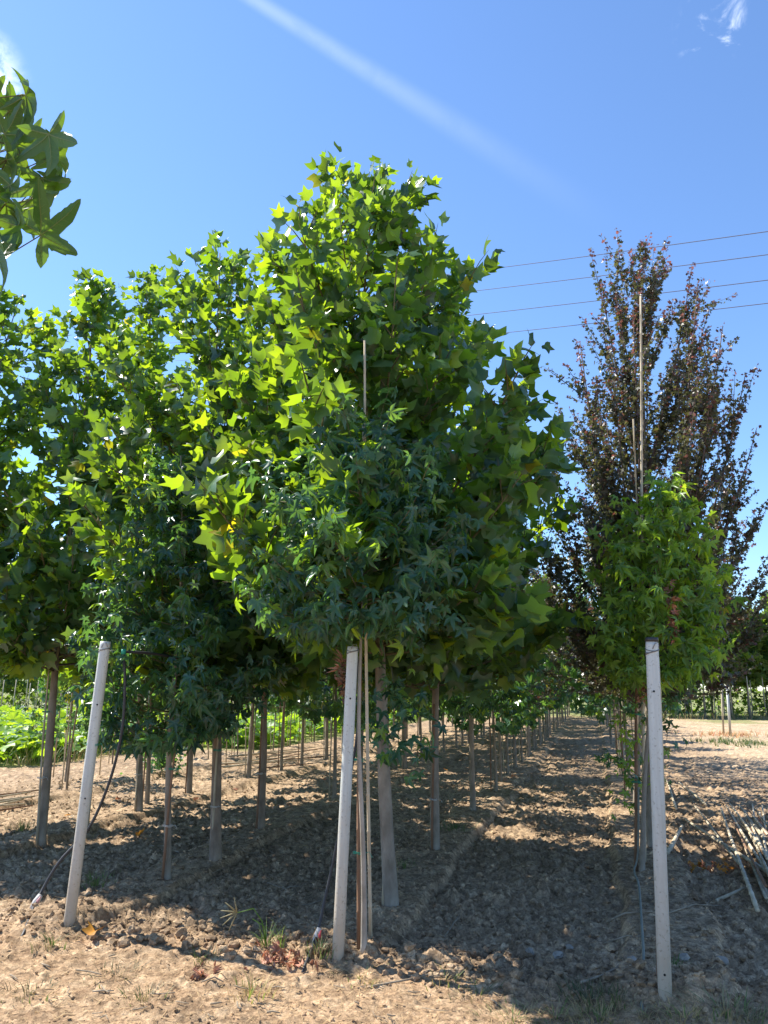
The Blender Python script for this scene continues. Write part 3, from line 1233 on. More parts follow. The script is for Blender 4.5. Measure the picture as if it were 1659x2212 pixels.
TPL = {
    'tulip_a': template('tulip', 101, 5.7, 1.95, 1.35, 36, 0.20, 0.045, [M['tulip'], M['tulip_yellow']], 0.6),
    'gum_a': template('gum', 102, 4.6, 1.35, 1.15, 34, 0.12, 0.036, [M['gum'], M['gum_light']], 0.7, P_GUM),
    'gum_b': template('gum', 103, 4.0, 1.25, 1.0, 30, 0.12, 0.032, [M['gum'], M['tulip_yellow']], 0.7, P_GUM),
    'maple_a': template('maple', 104, 5.2, 1.5, 1.3, 30, 0.075, 0.040, [M['maple'], M['maple_red']], 0.55, P_MAPLE, 0.8),
    'young': template('gum', 105, 3.4, 1.75, 0.62, 16, 0.10, 0.019, [M['far'], M['gum_light']], 0.6, P_GUM, 1.0, 'bark_brown'),
    'far': template('tulip', 106, 5.6, 2.0, 1.9, 40, 0.30, 0.05, [M['far'], M['gum_light']], 0.6, P_GUM),
    'far_slim': template('gum', 107, 3.9, 1.7, 0.75, 22, 0.17, 0.022, [M['far'], M['tulip_yellow']], 0.6, P_GUM, 1.0, 'cane'),
}
PROTO = {}


def copy_tree(key, name, x, y, rz, sc, label, group, lean=0.0):
    r = link(bpy.data.objects.new(name, None))
    r.location = (x, y, gz(x, y) - 0.02)
    r.rotation_euler = (lean, lean * 0.6, rz)
    r.scale = (sc, sc, sc * random.uniform(0.93, 1.07))
    tag(r, label, 'tree', group)
    if key not in PROTO:
        PROTO[key] = [bpy.data.objects.new('trunk', TPL[key][0]), bpy.data.objects.new('crown', TPL[key][1])]
        kids = PROTO[key]
    else:
        kids = [q.copy() for q in PROTO[key]]
    for q in kids:
        link(q)
        q.parent = r
    return r


CANES = []


def cane(pts, r0, mat='cane', label='', group=None, name='bamboo_cane', ties=(), sides=7, nodes=True):
    """a bamboo cane: knotted shaft; ties = list of (fraction, radius, colour)"""
    pts = [Vector(p) for p in pts]
    a, b_ = pts[0], pts[-1]
    e = empty(name, a, label, 'cane', group)
    mb = MB()
    P, Q = [], []
    L = (b_ - a).length
    k = max(2, int(L / 0.22)) if nodes else 3
    wob = random.random() * 6
    for i in range(k + 1):
        f = i / k
        seg = f * (len(pts) - 1)
        j = min(int(seg), len(pts) - 2)
        p = pts[j].lerp(pts[j + 1], seg - j) + Vector((math.sin(f * 5 + wob), math.cos(f * 4 + wob), 0)) * 0.006 * min(1, L)
        rr = r0 * (1 - 0.35 * f)
        if nodes and 0 < i < k:
            d = (b_ - a).normalized() * 0.006
            P += [p - d, p, p + d]
            Q += [rr, rr * 1.22, rr * 0.97]
        else:
            P.append(p)
            Q.append(rr)
    mb.tube(P, Q, sides)
    mb.build('shaft', M[mat], e)
    for (f, rad, col) in ties:
        p = a.lerp(b_, f)
        ring(p, rad, col, e)
    return e


def ring(p, rad, col, parent, name='tie', tail=True, off=Vector((0, 0, 0))):
    mb = MB()
    for q in range(2):
        c = [p + off + Vector((math.cos(w) * rad, math.sin(w) * rad * 0.8, q * 0.008 + 0.004 * math.sin(w * 2))) for w in np.linspace(0, 6.2832, 11)]
        mb.tube(c, 0.0026, 4, False)
    if tail:
        mb.tube([p + off + Vector((rad, -rad * 0.3, 0)), p + off + Vector((rad + 0.03, -0.02, 0.012)), p + off + Vector((rad + 0.05, -0.03, -0.02))], 0.002, 4)
    return mb.build(name, M[col], parent)


def trunk_stake(u, v, h, du=-14, mat='cane', label='', group=None, col='green', r0=0.013, lean=0.0, name='bamboo_cane'):
    p = on(u, v, -0.03)
    q = p + Vector((lean, 0, h))
    return cane([p, q], r0, mat, label, group, name, ties=[(0.2, 0.035, col), (0.55, 0.035, col)])


# middle row beyond the third tree, then the others: every tree gets a stake while it can be told from its trunk
ORD = ('first', 'second', 'third', 'fourth', 'fifth', 'sixth', 'seventh')


def row(n, spots, kinds, label, group, scale=(0.9, 1.1), stake_to=18.0, ordl=None):
    for i_, s in enumerate(spots):
        lb_ = label if ordl is None or i_ > 6 else ordl.replace('#', ORD[i_])
        nn = n + random.uniform(-0.06, 0.06)
        x, y = ns(nn, s)
        k = random.choice(kinds)
        nm = {'t': 'tulip_tree', 'g': 'sweetgum_tree', 'm': 'maple_tree', 'y': 'young_tree', 'f': 'nursery_tree'}[k[0]]
        copy_tree(k, nm, x, y, random.random() * 6.28, random.uniform(*scale), lb_, group, random.uniform(-0.012, 0.012))
        if s < stake_to:
            sx, sy = x - 0.06 - random.random() * 0.02, y - 0.02
            z = gz(sx, sy) - 0.03
            cane([(sx, sy, z), (sx + random.uniform(-0.03, 0.05), sy, z + random.uniform(1.9, 2.4))], 0.011, random.choice(['cane', 'cane_brown']),
                 ('bamboo cane tied to a trunk of the ' + group.replace('trees of the ', '')) if ordl is None or i_ > 6 else 'cane tied to the ' + ordl.replace('#', ORD[i_]), 'stakes of the ' + group.replace('trees of the ', ''),
                 sides=6, ties=[(0.45, 0.032, 'string')] if s < 14 else ())


def seq(a, b, d0, j=0.12):
    out, s = [], a
    while s < b:
        out.append(s + random.uniform(-j, j))
        s += d0
        if s > 17:
            d0 = max(0.95, d0 * 0.93)
        if s > 27:
            d0 = 1.7
    return out


row(-1.62, seq(12.5, 52, 1.3), ['gum_a', 'gum_b', 'gum_a', 'maple_a', 'tulip_a'], 'nursery tree in line behind the thick pale trunk', 'trees of the middle row', (0.78, 0.98), ordl='# trunk beyond the dark sweetgum in the middle row')
row(-3.72, seq(11.2, 48, 1.5), ['tulip_a', 'gum_a', 'gum_b'], 'nursery tree in line behind the left post', 'trees of the left post row', (0.8, 1.0), ordl='# trunk beyond the slim dark one in the left post row')
row(-6.0, [10.0, 11.15, 13.2, 14.6, 15.7, 17.2, 18.6, 20.2, 21.8, 23.5, 25, 27, 29, 31.5, 34, 39], ['tulip_a', 'tulip_a', 'gum_a'],
    'nursery tree in the row left of the left post', 'trees of the second row from left', (0.9, 1.0), ordl='# trunk behind the brown one left of the left post')
row(-8.15, [11.0, 14.0, 15.0, 16.1, 17.2, 18.2, 19.3, 20.4, 21.4, 22.5, 24, 25.5, 27, 28.5, 31, 34], ['young'], 'slender young tree in front of the squash field',
    'young trees beside the squash field', (0.9, 1.1), 24)
row(-9.15, [12.3], ['gum_b'], 'small dark tree in front of the squash plants, left of the left post', None or 'trees of the squash edge', (0.72, 0.74), 10)
row(-10.4, [15.6, 17.4, 19.2, 21, 23, 25, 27, 29.5, 32, 35], ['young'], 'slender young tree at the very edge of the squash field', 'young trees at the squash edge', (0.9, 1.1), 20)
row(0.40, seq(13.3, 22, 1.9), ['maple_a', 'maple_a', 'gum_a'], 'nursery tree in line behind the maples', 'trees of the right row', (0.9, 1.1), ordl='# tree beyond the two maples')
row(0.40, seq(24.0, 52, 2.6), ['gum_b', 'young'], 'nursery tree in line behind the maples', 'trees of the right row', (0.8, 0.95))

# far block on the right beyond the bare field, and woods closing the view
for i in range(46):
    x = 15.5 + (i % 23) * 1.55 + random.uniform(-0.3, 0.3)
    y = 47 + (i // 23) * 2.6 - (x - 15) * 0.10 + random.uniform(-0.4, 0.4)
    copy_tree('far', 'nursery_tree', x, y, random.random() * 6.28, random.uniform(1.08, 1.38), 'bushy green tree in the block beyond the bare field',
              'trees beyond the bare field')
for i in range(70):
    x = -36 + (i % 35) * 1.0 + random.uniform(-0.3, 0.3)
    y = 47 + (i // 35) * 3.0 + random.uniform(-0.6, 0.6)
    copy_tree('far_slim', 'young_tree', x, y, random.random() * 6.28, random.uniform(0.85, 1.15), 'slim young tree in the nursery beyond the squash field',
              'young trees beyond the squash field')
for i in range(34):
    x = -38 + i * 2.3 + random.uniform(-0.6, 0.6)
    y = 58 + random.uniform(-2, 2)
    copy_tree('far', 'nursery_tree', x, y, random.random() * 6.28, random.uniform(0.85, 1.2), 'broad tree in the belt closing the nursery far behind',
              'trees of the far belt')
# dense undergrowth below the far trees
r_ = np.random.default_rng(61)
n_ = 9000
x1 = np.concatenate([r_.uniform(-42, 12, n_ // 2), r_.uniform(12, 54, n_ // 2)])
y1 = np.concatenate([r_.uniform(49, 60, n_ // 2), 47.5 + 5 * r_.random(n_ // 2)])
y1 = np.where((x1 > 9) & (x1 < 13.5), y1 + 8, y1)
hh = 0.6 + 1.7 * fbm(x1 * 0.5, y1 * 0.5, 141, 3)
lv = dict(p=np.stack([x1, y1, hh * r_.random(n_) ** 0.7], 1), Y=r_.normal(size=(n_, 3)), N=r_.normal(size=(n_, 3)) + np.array((0, 0, 0.8)), s=0.14 + 0.22 * r_.random(n_),
          var=r_.random(n_), t=r_.integers(0, 2, n_), m=(r_.random(n_) < 0.2).astype(int))
o = merged('undergrowth', lv, T_FAR, [M['far'], M['gum_light']], None, True)
tag(o, 'dense green undergrowth below the far trees', None, None, 'stuff')
# pale stakes in front of both far blocks
proto_stake = None


def thin_stakes(spots, h, r0, mat, label, group, name='bamboo_cane'):
    mb = MB()
    mb.tube([(0, 0, -0.05), (0.005, 0.004, h * 0.5), (0, 0, h)], [r0, r0, r0 * 0.8], 6)
    me = mb.mesh(name, M[mat])
    base = bpy.data.objects.new(name, me)
    tag(base, label, 'cane', group)
    for i, (x, y) in enumerate(spots):
        o = base if i == 0 else base.copy()
        link(o)
        o.location = (x, y, gz(x, y))
        o.rotation_euler = (random.uniform(-0.02, 0.02), random.uniform(-0.02, 0.02), random.random() * 6)
        o.scale = (1, 1, random.uniform(0.85, 1.12))


thin_stakes([(-34 + i * 0.36 + random.uniform(-.15, .15), 44.5 + random.uniform(-1.6, 1.6)) for i in range(88)], 2.3, 0.030, 'cane_grey',
            'pale stake in the thicket of stakes beyond the squash field', 'stakes beyond the squash field')
thin_stakes([(15 + i * 0.55 + random.uniform(-.2, .2), 45.3 - i * 0.05 + random.uniform(-.8, .8)) for i in range(46)], 2.4, 0.030, 'cane',
            'thin stake in front of the trees beyond the bare field', 'stakes beyond the bare field')
thin_stakes([ns(-8.3 + random.uniform(-2.3, .5), 13 + i * 0.6) for i in range(36)], 1.95, 0.013, 'cane',
            'thin upright cane in front of the squash field', 'canes beside the squash field')

# ------------------------------------------------------------------ near sweetgum branch at the upper left


def near_leaf_template(seed, droop, fold):
    """large star leaf: long tapering toothed lobes joined by a web, with raised veins"""
    r = np.random.default_rng(seed)
    lob = [(-116, 0.60), (-57, 0.90), (0, 1.0), (57, 0.92), (114, 0.58)]
    lob = [(a + r.normal() * 4, l_ * (1 + r.normal() * 0.06)) for a, l_ in lob]
    rim = [(lob[0][0] - 40, 0.10, 40.0), (lob[0][0] - 28, 0.24, 28.0)]
    for k, (a, l_) in enumerate(lob):
        c = 0.9 / (0.35 + 0.65 * l_)
        prof = ((23, 0.43), (19, 0.50), (16.0, 0.57), (14.2, 0.63), (11.0, 0.70), (8.8, 0.77), (5.6, 0.85), (3.2, 0.92))
        for (d_, f) in prof:
            rim.append((a - d_ * c, f * l_ * (1 + 0.03 * r.normal()), d_ * c))
        rim.append((a, l_, 0.0))
        for (d_, f) in prof[::-1]:
            rim.append((a + d_ * c, f * l_ * (1 + 0.03 * r.normal()), d_ * c))
        if k < 4:
            rim.append(((a + lob[k + 1][0]) / 2, 0.335, abs(a - lob[k + 1][0]) / 2))
    rim += [(lob[4][0] + 28, 0.24, 28.0), (lob[4][0] + 40, 0.10, 40.0)]
    ph = r.random(3) * 6

    def zf(x, y, rr, dl):
        return (-droop * rr ** 1.8 + fold * rr * math.sin(min(R(dl), 0.6)) * 0.8
                + 0.030 * math.sin(8 * x + ph[0]) * rr + 0.030 * math.sin(9 * y + ph[1]) * rr)
    V, T, Mt = [(0, 0, 0)], [], []
    fr = (0.25, 0.45, 0.62, 0.76, 0.88, 1.0)
    n = len(rim)
    for f in fr:
        for (a, q, dl) in rim:
            t = R(a)
            V.append((math.sin(t) * q * f, math.cos(t) * q * f, zf(math.sin(t) * q * f, math.cos(t) * q * f, q * f, dl)))
    for j in range(n - 1):
        T.append((0, 2 + j, 1 + j))
        for i in range(len(fr) - 1):
            A, B = 1 + i * n + j, 1 + (i + 1) * n + j
            T += [(A, A + 1, B + 1), (A, B + 1, B)]
    Mt = [0] * len(T)
    for (a, l_) in lob:
        t = R(a)
        ax, pr = np.array((math.sin(t), math.cos(t))), np.array((math.cos(t), -math.sin(t)))
        st = [ax * l_ * f for f in np.linspace(0.0, 0.95, 9)]
        vb = len(V)
        for i, c in enumerate(st):
            w = 0.011 * (1 - 0.1 * i)
            for sg in (-1, 1):
                q = c + pr * sg * w
                V.append((q[0], q[1], zf(c[0], c[1], float(np.linalg.norm(c)), 0.0) - 0.010))
        for i in range(8):
            A, B = vb + 2 * i, vb + 2 * i + 2
            T += [(A, A + 1, B + 1), (A, B + 1, B)]
            Mt += [1, 1]
        for i in (2, 3, 4, 5):
            for sg in (-1, 1):
                c = st[i]
                e_ = c + ax * 0.10 * l_ + pr * sg * (0.12 if i < 5 else 0.07) * l_
                vb = len(V)
                w_ = ax * 0.0045
                z0 = zf(c[0], c[1], float(np.linalg.norm(c)), 0.0) - 0.010
                re_ = float(np.linalg.norm(e_))
                z1 = zf(e_[0], e_[1], re_, math.degrees(math.asin(min(0.9, 0.12 * l_ / max(re_, 0.2))))) - 0.008
                V += [(c[0] - w_[0], c[1] - w_[1], z0), (c[0] + w_[0], c[1] + w_[1], z0), (e_[0], e_[1], z1)]
                T.append((vb, vb + 1, vb + 2))
                Mt.append(1)
    return np.array(V, float), np.array(T), np.array(Mt)


def near_tree():
    M['vein'] = leaf_mat('leaf_vein', (0.20, 0.27, 0.09), (0.38, 0.46, 0.10), 0.45, 0.6, 0.1)
    meshes = []
    for s, d, f in ((1, 0.40, 0.5), (2, 0.75, 0.7), (3, 0.2, 0.4), (4, 1.0, 0.9)):
        V, T, Mt = near_leaf_template(s, d, f)
        meshes.append(np_mesh('leaf', V, T, [M['gum_near'], M['vein']], Mt, True))
    base = Vector((-1.75, 1.95, gz(-1.75, 1.95)))
    e = empty('sweetgum_tree', base, 'near sweetgum reaching in at upper left with large drooping star leaves', 'tree')
    tr = [base + Vector((0.02 * math.sin(i), 0.02 * math.cos(i * 1.3), i * 0.3)) for i in range(13)]
    mb = MB()
    mb.tube([base - Vector((0, 0, 0.1))] + tr, [0.035] + [0.033 - 0.002 * i for i in range(13)], 12)
    mb.build('trunk', M['bark'], e)
    # (u, v, depth, direction of the blade on the photo, tilt of its face, size, kind)
    spec = [
        (88, 508, 1.62, -62, 0.10, 0.118, 0), (105, 290, 1.66, -170, 0.25, 0.112, 0), (92, 385, 1.72, -168, -0.2, 0.120, 1),
        (22, 400, 1.58, -195, 0.5, 0.105, 3), (10, 290, 1.75, -100, -0.1, 0.10, 0), (55, 205, 1.74, -130, 0.8, 0.105, 3),
        (40, 490, 1.55, -175, 0.7, 0.13, 3), (12, 440, 1.6, -130, 0.75, 0.12, 1), (118, 335, 1.78, -120, 0.6, 0.095, 3),
        (128, 395, 1.74, -185, 0.85, 0.10, 3), (30, 320, 1.80, -100, -0.3, 0.11, 2), (15, 345, 1.70, -150, 0.4, 0.11, 1),
        (-20, 520, 1.5, -150, 0.5, 0.13, 0), (-30, 300, 1.7, -200, 0.2, 0.12, 1), (-70, 420, 1.6, -170, 0.3, 0.12, 0),
        (-90, 250, 1.7, 100, 0.3, 0.12, 2), (-110, 560, 1.6, -170, 0.1, 0.12, 1), (-60, 230, 1.8, -60, 0.3, 0.11, 0),
        (20, 240, 1.82, -80, 0.6, 0.085, 1), (68, 300, 1.84, 150, 0.3, 0.10, 0), (-10, 225, 1.85, -70, 0.5, 0.09, 3),
        (60, 440, 1.86, 200, 0.2, 0.10, 2),
    ]
    right, upv, fw = Vector((1, 0, 0)), Vector((0, -SP, CP)), Vector((0, CP, SP))
    bp = tr[7]
    tips = []
    for (u, v, d, ang, tilt, size, kind) in spec:
        r = ray(u, v)
        p = Vector((0, 0, EYE)) + r * d
        size *= 0.98
        a = R(ang)
        Y = (right * math.sin(-a) + upv * math.cos(a)).normalized()
        side = Y.cross(fw).normalized()
        N = (fw * math.cos(tilt) + side * math.sin(tilt)).normalized()
        N = (N + Vector((random.uniform(-.25, .25), random.uniform(-.25, .25), random.uniform(-.1, .35)))).normalized()
        X = Y.cross(N).normalized()
        Z = X.cross(Y)
        o = link(bpy.data.objects.new('leaf', meshes[kind]))
        o.parent = e
        q = p - base
        o.matrix_basis = Matrix(((X.x * size, Y.x * size, Z.x * size, q.x), (X.y * size, Y.y * size, Z.y * size, q.y),
                                 (X.z * size, Y.z * size, Z.z * size, q.z), (0, 0, 0, 1)))
        tips.append(p)
    for (i0, end) in ((6, (20, 470, 1.68)), (8, (70, 330, 1.76)), (7, (-40, 300, 1.75)), (9, (-60, 200, 1.8))):
        q = Vector((0, 0, EYE)) + ray(end[0], end[1]) * end[2]
        a = tr[i0]
        mb = MB()
        mb.tube([a, a.lerp(q, 0.5) + Vector((0, 0, 0.08)), q], [0.010, 0.006, 0.003], 6)
        near = sorted(tips, key=lambda t: (t - q).length)[:8]
        for t in near:
            st = q.lerp(a, random.uniform(0, 0.25))
            mb.tube([st, st.lerp(t, 0.5) + Vector((0, 0, 0.015)), t], [0.0016, 0.0013, 0.0013], 5, False)
        mb.build('branch', M['twig'], e)


near_tree()

# ------------------------------------------------------------------ posts


def post(bu, bv, tu, tv, dy, diam, label, holes, wire_h, cap=False, string=None):
    b_ = on(bu, bv)
    t = aty(tu, tv, b_.y + dy)
    e = empty('support_post', b_, label, 'post', None)
    ax = (t - b_)
    mb = MB()
    r0 = diam / 2
    pts = [b_ - ax.normalized() * 0.12] + [b_ + ax * f for f in np.linspace(0.02, 0.985, 9)] + [t]
    mb.tube(pts, [r0 * 1.02] + [r0 * (1.01 + 0.012 * math.sin(i * 2.3)) for i in range(9)] + [r0 * 0.96], 24)
    mb.build('shaft', M['post'], e)
    ax1 = ax.normalized()
    q = MB()
    for k in range(3):
        c = t - ax1 * (wire_h + 0.009 * k)
        q.tube([c + Vector((math.cos(w) * (r0 + .003), math.sin(w) * (r0 + .003), 0.012 * math.sin(w + k))) for w in np.linspace(0, 6.2832, 19)], 0.0028, 5, False)
    c = t - ax1 * wire_h
    q.tube([c + Vector((-0.01, -r0 - .004, 0.0)), c + Vector((0.005, -r0 - .008, 0.03)), c + Vector((0.025, -r0 - .002, 0.035)), c + Vector((0.03, -r0 + .004, 0.005))], 0.0022, 5)
    q.build('wire_wrap', M['wire'], e)
    for f in holes:
        h = MB()
        c = b_ + ax * f + Vector((0, 0, 0))
        d = Vector((c.x * -0.9, -c.y, 0)).normalized()
        h.tube([c + d * (r0 * 0.9), c + d * (r0 * 1.012 + 0.0015)], [0.006, 0.006], 10)
        h.build('bolt_hole', M['hole'], e)
    if cap:
        h = MB()
        h.tube([t - ax1 * 0.004, t + ax1 * 0.02], [r0 * 1.08, r0 * 1.02], 24)
        h.build('cap', M['hose'], e)
    if string is not None:
        ring(b_ + ax * string, r0 + 0.004, 'green', e, 'string_tie')
    return e, b_, t


PR = post(1437, 2150, 1408, 1385, 0.02, 0.069, 'pale weathered post at right with light green sweetgum behind', (0.055, 0.845), 0.045, cap=True)
PC = post(730, 2065, 762, 1397, 0.02, 0.070, 'pale weathered post in the middle, red dried leaves at its top', (0.82,), 0.02)
PL = post(150, 1990, 228, 1386, 0.02, 0.074, 'pale leaning post at left with green string round it', (0.76, 0.42), 0.045, string=0.61)

# ------------------------------------------------------------------ stakes by the near trees
cane([on(773, 2048, -.04), aty(779, 1400, G(773, 2048).y + 0.02)], 0.0135, 'cane_brown', 'brown cane between the middle post and the knotty sapling stem',
     ties=[(0.30, 0.036, 'green'), (0.60, 0.036, 'green')])
cane([on(792, 2030, -.04) + Vector((0.02, 0.03, 0)), aty(786, 735, 5.12)], 0.0125, 'cane_grey',
     'tall pale cane rising through the leaves above the middle post')
cane([on(828, 1955, -.04), aty(836, 1470, G(828, 1955).y)], 0.016, 'cane_grey', 'grey cane along the left side of the thick pale trunk')
cane([on(1372, 1880, -.04), aty(1376, 1440, G(1372, 1880).y)], 0.019, 'cane_brown', 'dark brown cane beside the stems behind the right post',
     ties=[(0.42, 0.042, 'green'), (0.75, 0.042, 'green')])
cane([on(1392, 1862, -.04), aty(1383, 640, G(1392, 1862).y - 0.3)], 0.017, 'cane_grey', 'very tall pale cane rising in front of the maple crown')
cane([on(1404, 1800, -.04), aty(1369, 905, 7.55)], 0.013, 'cane_grey', 'shorter upright cane left of the very tall one against the maple')
cane([on(1421, 2118, -.04), aty(1400, 1395, G(1421, 2118).y + 0.06)], 0.012, 'cane_brown', 'brown cane pressed against the left side of the right post')
cane([on(1447, 2110, -.04), aty(1421, 1420, G(1447, 2110).y + 0.06)], 0.011, 'cane_grey', 'grey cane behind the right side of the right post')
for (u, v, tu, tv, m, lb) in (
        (349, 1902, 385, 1560, 'cane_brown', 'brown cane tied to the first trunk behind the left post'),
        (456, 1860, 476, 1520, 'cane', 'cane tied to the leaning grey trunk behind the left post'),
        (78, 1822, 108, 1420, 'cane', 'cane tied to the brown trunk left of the left post'),
        (292, 1752, 306, 1520, 'cane', 'cane tied to the short tan trunk right of the left post'),
        (553, 1790, 572, 1450, 'cane_brown', 'cane tied to the slim dark trunk in the left post row'),
        (934, 1835, 937, 1520, 'cane_brown', 'cane tied to the trunk behind the thick pale one'),
        (191, 1782, 222, 1400, 'cane', 'cane tied to the trunk hidden behind the left post')):
    p = on(u, v, -.04)
    cane([p, aty(tu, tv, p.y + 0.02)], 0.013, m, lb, ties=[(0.35, 0.04, 'string'), (0.7, 0.04, 'green')])

# ------------------------------------------------------------------ irrigation hoses


def hose(pts, r0, mat, label, valve=None, vcol='valve', cap=None, sub=6):
    """pts smoothed with Catmull-Rom"""
    P = [Vector(p) for p in pts]
    out = []
    for i in range(len(P) - 1):
        a, b_, c, d = P[max(i - 1, 0)], P[i], P[i + 1], P[min(i + 2, len(P) - 1)]
        for k in range(sub):
            t = k / sub
            out.append(0.5 * ((2 * b_) + (c - a) * t + (2 * a - 5 * b_ + 4 * c - d) * t * t + (3 * b_ - a - 3 * c + d) * t ** 3))
    out.append(P[-1])
    e = empty('irrigation_hose', P[0], label, 'hose')
    mb = MB()
    mb.tube(out, r0, 8)
    mb.build('tube', M[mat], e)
    if valve is not None:
        p, q = Vector(valve), None
        d = (P[1] - P[0]).normalized()
        v = MB()
        v.tube([p - d * 0.05, p - d * 0.02, p, p + d * 0.02, p + d * 0.05], [r0 * 1.5, r0 * 1.9, r0 * 2.2, r0 * 1.9, r0 * 1.5], 10)
        v.build('valve', M['fitting'], e)
        w = MB()
        s = Vector((0.6, -0.6, 0.35)).normalized()
        w.tube([p, p + s * r0 * 3.2], [r0 * 0.9, r0 * 0.9], 8)
        w.tube([p + s * r0 * 3 - d * 0.035, p + s * r0 * 3.4, p + s * r0 * 3 + d * 0.03], [0.004, 0.009, 0.004], 6)
        w.build('valve_handle', M[vcol], e)
    if cap is not None:
        h = MB()
        h.tube([Vector(cap) - Vector((0, 0, 0.02)), Vector(cap) + Vector((0, 0, 0.02))], r0 * 1.7, 8)
        h.build('elbow', M['green'], e)
    return e


g0 = on(52, 2016)
Yp = G(150, 1990).y
hose([g0 - Vector((0.03, 0.02, 0.06)), g0, aty(80, 1945, Yp - 0.02), aty(128, 1862, Yp + 0.10), aty(190, 1792, Yp + 0.16), aty(236, 1690, Yp + 0.16),
      aty(263, 1580, Yp + 0.15), aty(270, 1480, Yp + 0.15), aty(267, 1408, Yp + 0.15)], 0.011, 'hose',
     'black irrigation hose curving up behind the left post', aty(78, 1948, Yp - 0.02), 'valve', aty(267, 1408, Yp + 0.15))
hose([aty(267, 1408, Yp + 0.16), aty(330, 1412, Yp + 0.35), aty(420, 1428, Yp + 0.9), aty(500, 1440, Yp + 1.8)], 0.011, 'hose',
     'black hose running level from green elbow into the left row')
g0 = on(658, 2092)
Yp = G(730, 2065).y
hose([g0 - Vector((0.02, 0.02, 0.06)), g0, aty(684, 2022, Yp - .03), aty(700, 1950, Yp + .07), aty(722, 1850, Yp + .12), aty(752, 1700, Yp + .12), aty(771, 1590, Yp + .12),
      aty(776, 1480, Yp + .12), aty(768, 1400, Yp + .12)], 0.0095, 'hose', 'dark irrigation hose rising behind the middle post', aty(684, 2023, Yp - .03), 'valve_red')
g0 = on(1386, 2172)
Yp = G(1387, 2130).y
hose([g0 - Vector((0, 0.03, 0.05)), g0, aty(1388, 2125, Yp), on(1391, 2075, .03), on(1387, 2010, .03), on(1384, 1960, .03), on(1380, 1925, .06), aty(1370, 1880, 7.0),
      aty(1378, 1840, 7.2), aty(1379, 1700, 7.3)], 0.0085, 'hose_grey', 'grey green hose lying on soil left of the right post', aty(1387, 2132, Yp), 'valve')
# level black pipes crossing behind the left post
for i, (a, b_, c) in enumerate((((-20, 1422, 9.2), (120, 1436, 9.4), (210, 1427, 9.6)), ((210, 1427, 9.6), (300, 1436, 9.9), (600, 1452, 11.6)),
                                ((-20, 1436, 10.6), (180, 1442, 10.8), (700, 1470, 13.0)))):
    pts = [aty(*a), aty(*b_), aty(*c)]
    e = hose(pts, 0.012, 'hose', ('level black pipe crossing at crown height left of the left post',
                                  'level black pipe running right from behind the left post',
                                  'lowest level black pipe crossing the whole left side')[i])

# ------------------------------------------------------------------ cane pile at right, fallen canes, bundles
pile = [  # (near end u, v, far end u, v, lift near, lift far, radius, material)
    (1672, 1918, 1478, 1782, 0.05, 0.02, 0.020, 'cane'), (1600, 1890, 1500, 1755, 0.05, 0.03, 0.015, 'cane'), (1636, 1985, 1560, 1772, 0.02, 0.09, 0.019, 'cane_grey'),
    (1672, 1935, 1571, 1768, 0.06, 0.10, 0.017, 'cane_grey'), (1690, 1925, 1580, 1770, 0.07, 0.12, 0.018, 'cane_grey'), (1700, 1905, 1598, 1772, 0.08, 0.12, 0.017, 'cane'),
    (1668, 1978, 1592, 1800, 0.02, 0.08, 0.020, 'cane_grey'), (1700, 1890, 1612, 1795, 0.09, 0.13, 0.018, 'cane'), (1655, 1960, 1585, 1785, 0.03, 0.11, 0.016, 'cane'),
    (1646, 1860, 1628, 1770, 0.06, 0.13, 0.015, 'cane_grey'), (1662, 1850, 1649, 1772, 0.06, 0.13, 0.014, 'cane_grey'), (1720, 1880, 1640, 1790, 0.1, 0.12, 0.016, 'cane'),
    (1740, 1930, 1630, 1800, 0.05, 0.14, 0.017, 'cane_grey'), (1730, 1960, 1620, 1815, 0.03, 0.12, 0.018, 'cane'), (1705, 1975, 1605, 1800, 0.03, 0.10, 0.018, 'cane_grey')]
for k in range(9):
    a_ = random.uniform(-1, 1)
    pile.append((1690 + random.uniform(-40, 50), 1925 + random.uniform(-60, 45), 1600 + random.uniform(-35, 50), 1785 + random.uniform(-12, 25),
                 random.uniform(0.03, 0.10), random.uniform(0.06, 0.15), random.uniform(0.013, 0.018), random.choice(['cane', 'cane_grey', 'cane_brown'])))
for i, (u0, v0, u1, v1, h0, h1, r0, m) in enumerate(pile):
    lb = 'weathered bamboo cane in the loose heap at right edge of photo'
    if i == 0:
        lb = 'longest bamboo cane, poking out left from the heap at right'
    elif i == 2:
        lb = 'bamboo cane of the heap whose cut end points down toward the camera'
    cane([on(u0, v0, h0 + 0.035), on(u1, v1, h1 + 0.045)], r0 * 0.9, m, lb, 'canes heaped at the right', sides=9)
for (u0, v0, u1, v1, r0, lb) in ((1462, 1752, 1440, 1690, 0.017, 'short bent cane lying on shaded soil right of the right post'),
                                 (1526, 1747, 1468, 1695, 0.017, 'straight pale ended cane lying farther right of the bent one'),
                                 (1441, 1848, 1475, 1790, 0.023, 'thick pale cane stub leaning beside the right post'),
                                 (1549, 1952, 1622, 1922, 0.014, 'thin grey stick below the heap of canes')):
    cane([on(u0, v0, 0.02), on(u1, v1, 0.03)], r0, 'cane_grey', lb, sides=8)
for k in range(13):
    u0, u1 = 470 + random.uniform(-15, 120), 690 + random.uniform(-70, 25)
    v0 = 1668 - k * 2.6 + random.uniform(-2, 2)
    cane([on(u0, v0, 0.02 + 0.012 * (k % 4)), on(u1, v0 - 16 + random.uniform(-6, 6), 0.03 + 0.014 * (k % 4))], 0.016, random.choice(['cane', 'cane_brown', 'cane_grey']),
         'grey cane in the bundle lying between trunks left of the middle post', 'canes bundled left of the middle post', sides=6, nodes=False)
